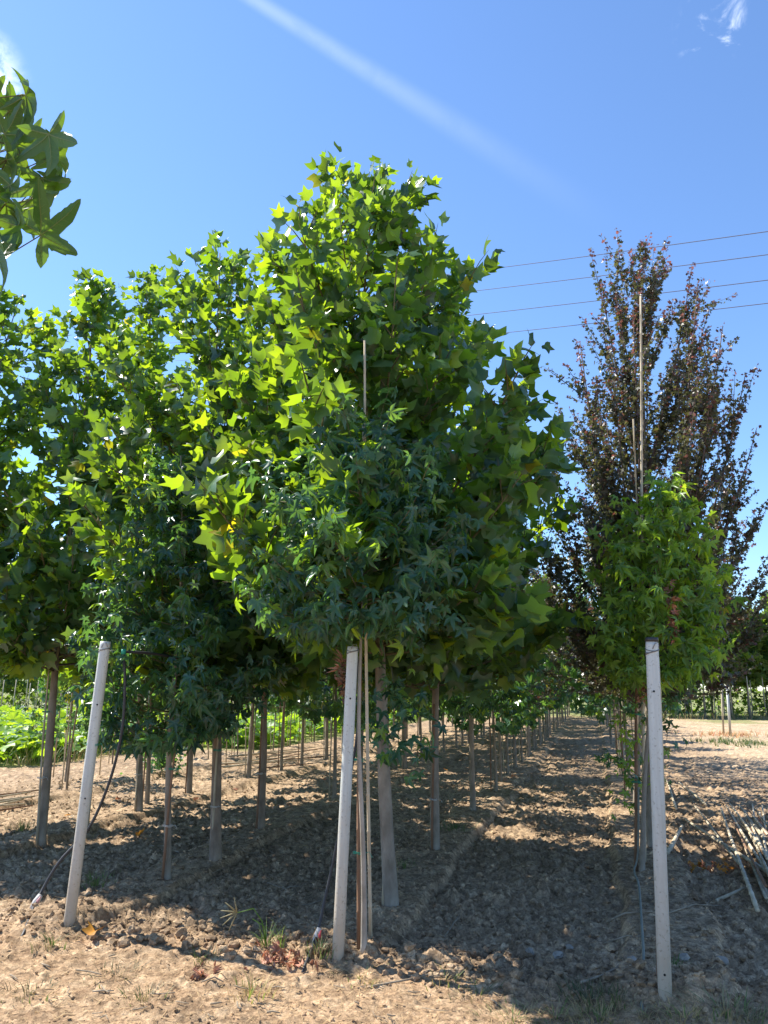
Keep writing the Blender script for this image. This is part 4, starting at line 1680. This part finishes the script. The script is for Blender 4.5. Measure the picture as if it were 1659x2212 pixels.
for k in range(7):
    v0 = 1762 - k * 6 + random.uniform(-2, 2)
    cane([on(-30, v0, 0.03), on(random.uniform(40, 85), v0 - 12, 0.04)], 0.015, random.choice(['cane', 'cane_grey', 'cane_brown']),
         'grey cane in the bundle lying at left edge of photo', 'canes bundled at left edge', sides=6, nodes=False)

# ------------------------------------------------------------------ power wires
for (p, q, lb) in (((1659, 500), (1090, 577), 'topmost power wire in the sky at right'), ((1659, 550), (1090, 621), 'second power wire from the top'),
                   ((1659, 605), (1060, 676), 'third power wire from the top'), ((1659, 655), (1080, 720), 'lowest of the four power wires')):
    A = Vector((0, 0, EYE)) + ray(*p) * 38
    B = Vector((0, 0, EYE)) + ray(*q) * 52
    d = B - A
    mb = MB()
    pts = []
    for f in np.linspace(-1.2, 4.0, 40):
        pts.append(A + d * f + Vector((0, 0, 0.10 * (f - 0.0) * (f - 1.0))))
    mb.tube(pts, 0.019, 5)
    o = mb.build('power_wire', M['line'])
    tag(o, lb, 'wire')

# ------------------------------------------------------------------ dried leaves, fallen leaves


def leaf_clump(name, c, spread, n, size, mats, label, seed, parent_cat='leaves', down=0.5):
    r = np.random.default_rng(seed)
    p = np.array(c) + r.normal(size=(n, 3)) * np.array(spread)
    lv = dict(p=p, Y=r.normal(size=(n, 3)) + np.array((0, 0, -down)), N=r.normal(size=(n, 3)), s=size * (0.6 + 0.8 * r.random(n)), var=r.random(n),
              t=r.integers(0, 4, n), m=r.integers(0, len(mats), n))
    o = merged(name, lv, [star_leaf(GUM, 0.4, 0.6, d, c_) for d, c_ in ((1.2, 0.5), (1.6, 0.7), (0.9, 0.9), (2.0, 0.2))], mats, None, False)
    tag(o, label, parent_cat)
    return o


leaf_clump('dried_leaves', aty(741, 1455, 5.30), (0.020, 0.02, 0.10), 30, 0.038, [M['red'], M['withered']], 'dark red dried leaf cluster hanging at top of middle post', 1, 'dried leaves')
leaf_clump('dried_leaves', aty(1456, 1335, 6.6), (0.018, 0.02, 0.13), 34, 0.042, [M['withered'], M['dead'], M['withered']], 'brown withered leaf bunch hanging right of the right post top', 2, 'dried leaves')
leaf_clump('dried_leaves', aty(1392, 1500, 7.3), (0.03, 0.02, 0.05), 14, 0.04, [M['red'], M['withered']], 'small red leaf cluster left of the right post', 3, 'dried leaves')
g = on(600, 2080, 0.03)
leaf_clump('dried_vine', g, (0.10, 0.07, 0.02), 30, 0.04, [M['dead'], M['red']], 'rust red dried vine lying left of the middle post foot', 4, 'dried vine')
g = on(450, 2105, 0.02)
leaf_clump('dried_vine', g, (0.06, 0.05, 0.012), 12, 0.035, [M['dead'], M['red']], 'small rust red dried vine on the sunny path', 5, 'dried vine')
g = on(1535, 1880, 0.03)
leaf_clump('dried_leaves', g, (0.15, 0.10, 0.02), 30, 0.045, [M['dead'], M['orange']], 'sunlit rust coloured dead leaves by the heap of canes', 6, 'dried leaves')


def single_leaf(u, v, size, mat, label, group, tpl, lift=0.025):
    p = on(u, v, lift)
    o = link(bpy.data.objects.new('fallen_leaf', leaf_mesh('fallen_leaf', tpl, M[mat])))
    o.location = p
    o.scale = (size,) * 3
    o.rotation_euler = (random.uniform(0.2, 0.7), random.uniform(-0.4, 0.4), random.random() * 6)
    tag(o, label, 'leaf', group)


single_leaf(207, 2024, 0.105, 'orange', 'bright orange fallen leaf on soil right of the left post foot', None, T_TULIP[2])
for (u, v) in ((250, 1735), (512, 1712), (150, 1768), (1105, 1682), (1090, 1690), (965, 1668), (1130, 1652), (700, 1690), (300, 1812), (420, 1735), (1265, 1742), (1200, 1720)):
    single_leaf(u, v, random.uniform(0.06, 0.10), random.choice(['orange', 'dead', 'red']), 'dry fallen leaf on the soil between the rows', 'fallen leaves between the rows',
                random.choice(T_TULIP))

# ------------------------------------------------------------------ grass and weeds


def blades(mb, c, n, h, spread, width, bend=0.6, flat=0.0, mat_n=1, r=random):
    for k in range(n):
        a = r.random() * 6.283
        b0 = Vector(c) + Vector((math.cos(a), math.sin(a), 0)) * r.random() * spread
        d = Vector((math.cos(a + r.uniform(-.6, .6)), math.sin(a + r.uniform(-.6, .6)), 0))
        L = h * r.uniform(0.5, 1.15)
        bd = bend * r.uniform(0.3, 1.3)
        s = d.cross(Vector((0, 0, 1))) * width * r.uniform(0.7, 1.2)
        pts = []
        for f in (0, 0.4, 0.75, 1.0):
            pts.append(b0 + d * (bd * L * f * f + 0.15 * L * f) + Vector((0, 0, L * (f - 0.42 * bd * f * f) * (1 - flat))))
        m = r.randrange(mat_n)
        for i in range(3):
            w0, w1 = (1 - i / 3.2), (1 - (i + 1) / 3.2 if i < 2 else 0.05)
            mb.poly((pts[i] - s * w0, pts[i] + s * w0, pts[i + 1] + s * w1, pts[i + 1] - s * w1), m)


def tuft(u, v, n, h, spread, label, group=None, width=0.0036, mats=('dry_grass', 'grass'), bend=0.7, name='grass_tuft', cat='grass tuft'):
    p = on(u, v, -0.01)
    h *= 1.35
    e = empty(name, p, label, cat, group)
    if n <= 30:          # few enough to pick apart
        for k in range(n):
            mb = MB()
            blades(mb, p, 1, h, spread, width, bend, 0, len(mats))
            mb.build('blade', [M[m] for m in mats], e, smooth=False)
        return e
    mb = MB()
    blades(mb, p, n, h, spread, width, bend, 0, len(mats))
    tag(mb.build('blades', [M[m] for m in mats], e, smooth=False), kind='stuff')
    return e


tuft(115, 2040, 70, 0.075, 0.16, 'dry grass tuft on the path by the left hose end')
tuft(690, 2060, 60, 0.10, 0.10, 'pale grass tuft at the foot of the middle post hose')
tuft(440, 2075, 45, 0.06, 0.10, 'low grass tuft on the sunny clods between left and middle posts')
tuft(540, 2150, 60, 0.075, 0.14, 'dry grass tuft at bottom of photo left of centre', mats=('dry_grass', 'dry_grass', 'grass'))
tuft(310, 2160, 50, 0.06, 0.14, 'straggling dry grass at bottom of photo', mats=('dry_grass', 'dry_grass', 'grass'))
tuft(960, 2120, 60, 0.06, 0.16, 'dry grass wisp on the sunny path right of the middle post', mats=('dry_grass', 'dry_grass', 'grass'))
tuft(1270, 2165, 90, 0.09, 0.16, 'larger grass tuft at bottom left of the right post hose')
tuft(1335, 2160, 60, 0.07, 0.14, 'grass beside the lower end of the grey green hose')
tuft(1565, 2195, 110, 0.10, 0.18, 'straw coloured grass tuft at bottom right corner', mats=('dry_grass', 'dry_grass', 'grass'))
tuft(1390, 2200, 80, 0.06, 0.22, 'straw coloured grass below the right post', mats=('dry_grass', 'dry_grass'))
tuft(1455, 2085, 34, 0.05, 0.09, 'small green grass patch right of the right post', mats=('grass',))
tuft(210, 1905, 120, 0.06, 0.26, 'shaded green weed patch right of the left post', mats=('grass',))
tuft(50, 1790, 90, 0.10, 0.20, 'dry weed patch left of the left post row', mats=('dry_grass', 'grass'))
tuft(985, 1790, 120, 0.09, 0.25, 'grey green weed patch beside the second trunk of the middle row', mats=('grass',))
tuft(870, 1870, 70, 0.05, 0.22, 'low dark weeds beside the thick pale trunk', mats=('grass',))
for (u, v, n_, lb) in ((1035, 2150, 60, 'sparse straw grass at bottom of photo, left of the shadow'), (1110, 2205, 120, 'straw grass at bottom of photo in the shadow edge'),
                    (1200, 2200, 140, 'pale straw grass at bottom of photo between shadow and hose'), (1300, 2205, 150, 'pale straw grass below the hose valve'),
                    (1480, 2205, 120, 'straw grass just right below the right post'), (1620, 2205, 140, 'straw grass in the bottom right corner of photo'),
                    (780, 2110, 60, 'straw wisps on the path right of the middle post foot'), (250, 2110, 60, 'straw wisps on the path below the left post'),
                    (60, 2150, 60, 'straw wisps at bottom left of photo')):
    tuft(u, v, n_, 0.06, 0.17, lb, mats=('dry_grass', 'dry_grass', 'grass'), width=0.003, bend=1.0)
# tall weed with a finger shaped seed head
p = on(575, 2045, -0.01)
e = empty('goosegrass_plant', p, 'tall green grass plant with finger like seed head in the shade', 'plant')
for k in range(26):
    mb = MB()
    blades(mb, p, 1, 0.17, 0.05, 0.004, 0.7, 0, 1)
    mb.build('blade', M['grass'], e, smooth=False)
hd = aty(512, 1972, p.y - 0.02)
st = MB()
st.tube([p, p + Vector((-0.03, 0, 0.15)), hd + Vector((0.10, 0, 0.025)), hd], [0.004, 0.0036, 0.003, 0.0028], 6)
st.tube([p, p + Vector((-0.01, 0, 0.12)), aty(545, 1985, p.y - 0.03)], [0.003, 0.0028, 0.002], 6)
st.build('stem', M['squash'], e)
sh = MB()
for k, a in enumerate((100, 135, 165, 190, 215, 245)):
    d = Vector((math.cos(R(a)), -0.25, math.sin(R(a))))
    sh.tube([hd, hd + d * 0.035, hd + d * 0.10 - Vector((0, 0, 0.006))], [0.005, 0.005, 0.002], 5)
sh.build('seed_head', M['dry_grass'], e)
tuft(607, 2042, 14, 0.12, 0.03, 'small bright weed with few arching blades left of the middle post hose', mats=('grass',), width=0.004, name='weed_plant', cat='plant')
# bush among the trunks
r_ = np.random.default_rng(77)
g = on(350, 1668)
n_ = 260
lv = dict(p=np.array(g) + r_.normal(size=(n_, 3)) * np.array((0.20, 0.20, 0.13)) + np.array((0, 0, 0.26)), Y=r_.normal(size=(n_, 3)), N=r_.normal(size=(n_, 3)) + np.array((0, 0, 1)),
          s=0.05 + 0.05 * r_.random(n_), var=r_.random(n_), t=r_.integers(0, 3, n_), m=np.zeros(n_, int))
lv['p'][:, 2] = np.maximum(lv['p'][:, 2], 0.03)
e = empty('low_shrub', g, 'low dark shrub between trunks right of the left post', 'shrub')
merged('foliage', lv, T_MAPLE, [M['gum']], e)
mb = MB()
for k in range(6):
    mb.tube([g, g + Vector((random.uniform(-.1, .1), random.uniform(-.1, .1), 0.2)), g + Vector((random.uniform(-.25, .25), random.uniform(-.2, .2), 0.42))], [0.006, 0.004, 0.002], 5)
mb.build('stem', M['twig'], e)

# leafy suckers hanging along stems, low branches
def sucker(name, pts, n, size, mats, spread, label, tpls, seed):
    r = np.random.default_rng(seed)
    P = [Vector(p) for p in pts]
    e = empty(name, P[0], label, 'shoot')
    mb = MB()
    mb.tube(P, [0.006, 0.004, 0.0025][:len(P)] if len(P) <= 3 else [0.006] + [0.004] * (len(P) - 2) + [0.002], 6)
    mb.build('stem', M['twig'], e)
    t = r.random(n) * (len(P) - 1)
    q = np.array([P[min(int(x), len(P) - 2)].lerp(P[min(int(x), len(P) - 2) + 1], x - int(x)) for x in t])
    off = r.normal(size=(n, 3)) * np.array(spread)
    lv = dict(p=q + off, Y=unit(off) * 0.6 + np.array((0, 0, -0.7)) + r.normal(size=(n, 3)) * 0.4, N=r.normal(size=(n, 3)) * 0.4 + np.array((0, -0.6, 0.7)),
              s=size * (0.6 + 0.7 * r.random(n)), var=r.random(n), t=r.integers(0, len(tpls), n), m=(r.random(n) < 0.12).astype(int))
    X, Y, Z = frames(lv['Y'], lv['N'])
    ms = [[leaf_mesh('leaf', t_, m_) for t_ in tpls] for m_ in mats]
    for i in range(n):
        o = link(bpy.data.objects.new('leaf', ms[lv['m'][i]][lv['t'][i]]))
        o.parent = e
        s = float(lv['s'][i])
        x, y, z = X[i], Y[i], Z[i]
        pp = lv['p'][i] - np.array(P[0])
        o.matrix_basis = Matrix(((x[0] * s, y[0] * s, z[0] * s, pp[0]), (x[1] * s, y[1] * s, z[1] * s, pp[1]), (x[2] * s, y[2] * s, z[2] * s, pp[2]), (0, 0, 0, 1)))


sucker('leafy_shoot', [aty(845, 1440, 6.0), aty(858, 1530, 5.85), aty(862, 1640, 5.8)], 80, 0.085, [M['gum'], M['gum_light']], (0.15, 0.10, 0.09),
       'drooping sweetgum shoot with light leaves in front of the thick pale trunk', T_GUM, 41)
sucker('leafy_shoot', [aty(1378, 1450, 7.5), aty(1362, 1540, 7.5), aty(1372, 1640, 7.5), aty(1380, 1770, 7.4)], 110, 0.062, [M['gum_light'], M['gum']], (0.13, 0.09, 0.07),
       'leafy shoot hanging down the stems left of the right post', T_GUM, 42)
sucker('leafy_shoot', [aty(1440, 1420, 7.9), aty(1450, 1520, 7.9), aty(1440, 1600, 7.9)], 70, 0.06, [M['gum'], M['maple']], (0.14, 0.10, 0.08),
       'dark leafy shoot hanging right of the right post', T_GUM, 43)
sucker('leafy_shoot', [aty(1385, 1700, 7.6), aty(1340, 1650, 7.6), aty(1300, 1632, 7.6)], 22, 0.06, [M['gum'], M['gum_light']], (0.04, 0.04, 0.03),
       'low shoot sticking out left from the stems behind the right post', T_GUM, 44)

# ------------------------------------------------------------------ squash field
sq_meshes = [leaf_mesh('leaf', t, M['squash']) for t in T_SQUASH]


def squash_plant(x, y, n, rad):
    z0 = gz(x, y)
    e = empty('squash_plant', (x, y, z0), 'broad leaved squash plant in the sunny field behind the left rows', 'plant', 'squash plants in the field')
    mb = MB()
    for k in range(n):
        a, q = random.random() * 6.283, rad * math.sqrt(random.random())
        h = random.uniform(0.22, 0.55)
        px, py = x + math.cos(a) * q, y + math.sin(a) * q
        mb.tube([(x + math.cos(a) * q * 0.5, y + math.sin(a) * q * 0.5, z0), (px, py, z0 + h)], 0.008, 4, False)
        o = link(bpy.data.objects.new('leaf', random.choice(sq_meshes)))
        o.parent = e
        o.location = (px - x, py - y, h)
        o.rotation_euler = (random.uniform(-0.6, 0.6), random.uniform(-0.6, 0.6), random.random() * 6.283)
        s = random.uniform(0.17, 0.30)
        o.scale = (s, s, s)
    mb.build('stalks', M['grass'], e)


spots = []
rs = random.Random(5)
for k in range(4000):
    x, y = rs.uniform(-24, 4), rs.uniform(17.6, 34)
    nn = x * ND[0] + y * ND[1]
    ss = x * SD[0] + y * SD[1]
    if (nn < -12.2 or (nn < -9.0 and ss > 20.4)) and x > -y * 0.62 - 1:
        spots.append((x, y))
near = sorted(spots, key=lambda p: p[1] + 0.35 * p[0])
used = []
for p in near:
    if len(used) >= 60:
        break
    if all((p[0] - q[0]) ** 2 + (p[1] - q[1]) ** 2 > 0.75 for q in used):
        used.append(p)
for (x, y) in used:
    squash_plant(x, y, 12, 0.62)
n_ = 7500
r_ = np.random.default_rng(8)
xs, ys = r_.uniform(-30, 8, n_ * 4), 18.0 + 27 * r_.random(n_ * 4) ** 1.4
nn_, ss_ = xs * ND[0] + ys * ND[1], xs * SD[0] + ys * SD[1]
ok = ((nn_ < -12.2) | ((nn_ < -8.9) & (ss_ > 20.2))) & (xs > -ys * 0.62 - 1)
xs, ys = xs[ok][:n_], ys[ok][:n_]
n_ = len(xs)
lv = dict(p=np.stack([xs, ys, ground_all(xs, ys)[0] + 0.10 + 0.5 * r_.random(n_)], 1), Y=np.stack([r_.normal(size=n_), r_.normal(size=n_), 0.3 * r_.normal(size=n_)], 1),
          N=np.array((0, 0, 1.0)) + 0.35 * r_.normal(size=(n_, 3)), s=0.14 + 0.15 * r_.random(n_), var=r_.random(n_), t=r_.integers(0, 2, n_), m=np.zeros(n_, int))
o = merged('squash_foliage', lv, T_SQUASH, [M['squash']], None, True)
tag(o, 'mass of broad squash leaves covering the field', None, None, 'stuff')
# grassy weeds behind the squash and at the foot of the far blocks
mb = MB()
rg = random.Random(3)
for k in range(1500):
    if k % 2:
        x, y = rg.uniform(12, 48), rg.uniform(43, 47)
    else:
        y = rg.uniform(17, 44)
        x = (-11.9 + 0.2588 * y) / 0.9659 + rg.uniform(-0.7, 0.5)
    blades(mb, (x, y, 0), 4, rg.uniform(0.25, 0.7), 0.25, 0.012, 0.5, 0, 2, rg)
o = mb.build('rough_grass', [M['grass'], M['dry_grass']], None, False)
tag(o, 'rough grass along the edges of the field', None, None, 'stuff')
# two poles and a few posts standing in the bare field
for (bu, bv, tu, tv, m, lb, r0) in ((1563, 1586, 1558, 1481, 'cane', 'thin brown pole standing in the bare field at right', 0.035),
                                    (1578, 1590, 1570, 1480, 'post', 'pale grey pole beside the thin brown one in the bare field', 0.045),
                                    (1616, 1540, 1614, 1475, 'post', 'pale grey pole at far end of the bare field', 0.05),
                                    (1540, 1538, 1537, 1478, 'post', 'pale grey pole at far end of the field, left of the others', 0.05)):
    p = on(bu, bv, -0.1)
    q = aty(tu, tv, p.y)
    mb = MB()
    mb.tube([p, q], [r0, r0 * 0.9], 10)
    o = mb.build('field_pole', M[m])
    tag(o, lb, 'pole')
p = on(1585, 1606, -0.01)
e = empty('weed_patch', p, 'green weed patch in the bare field below the poles', 'weeds')
mb = MB()
for k in range(90):
    blades(mb, (p.x + random.gauss(0, 0.55), p.y + random.gauss(0, 0.8), 0), 5, 0.22, 0.1, 0.012, 0.8, 0, 1)
tag(mb.build('blades', M['grass'], e, smooth=False), kind='stuff')
p = on(1572, 1588, -0.01)
e = empty('dry_weed_patch', p, 'rusty dry weeds round the foot of the field poles', 'weeds')
mb = MB()
for k in range(80):
    blades(mb, (p.x + random.gauss(0, 0.7), p.y + random.gauss(0, 0.7), 0), 5, 0.25, 0.1, 0.010, 0.8, 0, 2)
tag(mb.build('blades', [M['dry_grass'], M['dead']], e, smooth=False), kind='stuff')

# ------------------------------------------------------------------ clods, stones, sticks, litter
ICO_V, ICO_F = None, None
import bmesh


def ico(sub):
    bm = bmesh.new()
    bmesh.ops.create_icosphere(bm, subdivisions=sub, radius=1.0)
    bm.verts.ensure_lookup_table()
    v = np.array([x.co[:] for x in bm.verts])
    f = np.array([[x.index for x in y.verts] for y in bm.faces])
    bm.free()
    return v, f


v1, f1 = ico(1)
v2, f2 = ico(2)


def lump(v, r, amp, flat=0.65):
    k = r.normal(size=(5, 3)) * 1.6
    ph = r.random(5) * 6
    d = sum(np.sin(v @ k[i] + ph[i]) for i in range(5)) / 5
    w = v * (1 + amp * d + amp * 0.5 * r.normal(size=len(v)))[:, None]
    return w * np.array((1, 0.6 + 0.5 * r.random(), flat * (0.7 + 0.5 * r.random())))


def scatter_clods():
    r = np.random.default_rng(17)
    shapes = [lump(v1, r, 0.42) for _ in range(14)]
    N = 60000
    th = R(-31) + R(62) * r.random(N)
    rad = 3.6 + 12.5 * r.random(N) ** 1.5
    x, y = rad * np.sin(th), rad * np.cos(th)
    z, till, dry, green = ground_all(x, y)
    s_ = x * SD[0] + y * SD[1]
    edge = np.exp(-((s_ - 4.9) / 0.28) ** 2)
    keep = r.random(N) < np.clip(0.26 + 0.55 * till + 0.9 * edge, 0, 1)
    x, y, z, till, edge = x[keep], y[keep], z[keep], till[keep], edge[keep]
    n = len(x)
    size = (0.0035 + 0.024 * r.random(n) ** 5.5) * (0.50 + 0.5 * till + 0.5 * edge)
    Vs, Fs, Tv = [], [], []
    off = 0
    for k in range(14):
        sel = np.nonzero(np.arange(n) % 14 == k)[0]
        a = r.random(len(sel)) * 6.283
        c, s = np.cos(a)[:, None], np.sin(a)[:, None]
        V = shapes[k]
        W = np.stack([V[None, :, 0] * c - V[None, :, 1] * s, V[None, :, 0] * s + V[None, :, 1] * c, np.repeat(V[None, :, 2], len(sel), 0)], -1)
        W = W * size[sel][:, None, None] + np.stack([x[sel], y[sel], z[sel] + size[sel] * 0.2], 1)[:, None, :]
        Vs.append(W.reshape(-1, 3))
        Fs.append((f1[None] + (off + np.arange(len(sel)) * len(V))[:, None, None]).reshape(-1, 3))
        Tv.append(np.repeat(till[sel], len(V)))
        off += len(sel) * len(V)
    me = np_mesh('soil_crumbs', np.concatenate(Vs), np.concatenate(Fs), [M['soil']], smooth=False, vattr={'till': np.concatenate(Tv)})
    o = link(bpy.data.objects.new('soil_crumbs', me))
    tag(o, 'crumbled clods of earth lying on the tilled soil', None, None, 'stuff')


scatter_clods()


def stone(u, v, size, mat, label, group, seed, flat=0.65, name='stone'):
    r = np.random.default_rng(seed)
    V = lump(v2, r, 0.28, flat) * size
    o = link(bpy.data.objects.new(name, np_mesh(name, V, f2, [M[mat]], smooth=False)))
    o.location = on(u, v, size * 0.18)
    o.rotation_euler = (0, 0, random.random() * 6)
    tag(o, label, 'stone' if name == 'stone' else 'clod', group)
    return o


for i, (u, v, s) in enumerate(((1322, 2055, 0.055), (1145, 2062, 0.05), (1185, 2078, 0.035), (1205, 2070, 0.045), (1300, 2050, 0.05), (1478, 2072, 0.045), (1500, 1942, 0.05),
                               (1365, 2075, 0.03), (1255, 2095, 0.035), (1230, 2050, 0.03), (1330, 2090, 0.025), (1560, 2080, 0.05), (1620, 2050, 0.04))):
    stone(u, v, s * 0.8, 'stone' if i % 2 else 'clod', 'pale stone lying on shaded tilled soil in the right foreground', 'stones in the right foreground', 200 + i)
for i in range(44):
    u = random.uniform(180, 700)
    v = 2018 + (u - 180) * 0.075 + random.gauss(0, 14)
    stone(u, v, random.uniform(0.018, 0.042), 'clod', 'lumpy clod on the crumbly edge of the path between the left and middle posts', 'clods along the path edge', 300 + i, 0.8, 'clod')
for i in range(30):
    u = random.uniform(800, 1120)
    v = 2075 + (u - 800) * 0.14 + random.gauss(0, 16)
    stone(u, v, random.uniform(0.016, 0.036), 'clod', 'lumpy clod on the path edge right of the middle post', 'clods right of the middle post', 400 + i, 0.8, 'clod')


def stick(u0, v0, u1, v1, r0, label, group, bend=0.02):
    a, b_ = on(u0, v0, 0.012), on(u1, v1, 0.012)
    m = a.lerp(b_, 0.5)
    m.z = gz(m.x, m.y) + 0.014
    m += Vector((random.uniform(-1, 1), random.uniform(-1, 1), 0)) * bend
    mb = MB()
    mb.tube([a, a.lerp(m, 0.5), m, m.lerp(b_, 0.5), b_], [r0, r0 * 0.95, r0 * 0.9, r0 * 0.8, r0 * 0.6], 6)
    if (a - b_).length > 0.2:
        q = m.lerp(b_, 0.4)
        mb.tube([q, q + Vector((0.04, 0.03, 0.02))], [r0 * 0.6, r0 * 0.3], 5)
    o = mb.build('stick', M['stick'])
    tag(o, label, 'stick', group)


stick(805, 2135, 950, 2105, 0.006, 'long curved dry stick on the path right of the middle post', None, 0.03)
stick(960, 2030, 992, 1985, 0.006, 'bowed dry stick in the shade right of the thick pale trunk', None, 0.05)
stick(1300, 2045, 1415, 2030, 0.005, 'thin straight stick crossing behind the grey green hose', None)
stick(1310, 2000, 1410, 1975, 0.007, 'curved stick left of the right post at mid height of hose', None, 0.04)
stick(1420, 2000, 1445, 1930, 0.006, 'dark stick by the foot of the right post', None)
stick(1440, 1925, 1560, 1885, 0.004, 'long thin stick right of the right post', None, 0.02)
stick(1440, 1978, 1560, 1965, 0.005, 'thin stick on shaded soil below the heap of canes', None, 0.02)
stick(1255, 2130, 1370, 2078, 0.007, 'thick curved stick left of the hose valve by the right post', None, 0.04)
for k in range(34):
    u, v = random.uniform(0, 1150), random.uniform(2050, 2210)
    if v < 1990 + u * 0.14:
        v += 60
    a = random.uniform(-0.5, 0.5) if random.random() < 0.7 else random.uniform(0.8, 1.6)
    L = random.uniform(12, 60)
    stick(u, min(v, 2215), u + L * math.cos(a), min(2218, v + L * math.sin(a) * 0.5), random.uniform(0.002, 0.005), 'short dry twig on the sunlit path', 'twigs on the path')
for k in range(24):
    u, v = random.uniform(20, 700), random.uniform(1690, 1960)
    a = random.uniform(-0.6, 0.6)
    L = random.uniform(15, 50)
    stick(u, v, u + L * math.cos(a), v + L * math.sin(a) * 0.5, random.uniform(0.003, 0.006), 'dry twig on the soil among the left rows', 'twigs among the left rows')
# fine litter: straw, bits of leaf, on the path and soil
mb = MB()
rl = random.Random(9)
for k in range(8200):
    th, rd = R(rl.uniform(-30, 30)), 3.9 + 7.0 * rl.random() ** 2.2
    x, y = rd * math.sin(th), rd * math.cos(th)
    mb_z = 0
    a = rl.random() * 6.283
    L, w = 0.008 + 0.075 * rl.random() ** 2.2, rl.uniform(0.0012, 0.0036)
    d = Vector((math.cos(a), math.sin(a), rl.uniform(-0.15, 0.25))) * L
    s = Vector((-math.sin(a), math.cos(a), 0)) * w
    mb.v += [Vector((x, y, 0)) - s, Vector((x, y, 0)) + s, Vector((x, y, 0)) + d + s * 0.5, Vector((x, y, 0)) + d - s * 0.5]
    i = len(mb.v) - 4
    mb.f.append((i, i + 1, i + 2, i + 3))
    mb.m.append(0)
pts = np.array([v[:] for v in mb.v[::4]])
zz = ground_all(pts[:, 0], pts[:, 1])[0] + 0.006
for i, z in enumerate(zz):
    for q in range(4):
        mb.v[i * 4 + q].z += float(z)
o = mb.build('plant_litter', [M['dry_grass']], None, False)
tag(o, 'straw and scraps of dry plants strewn on the ground', None, None, 'stuff')
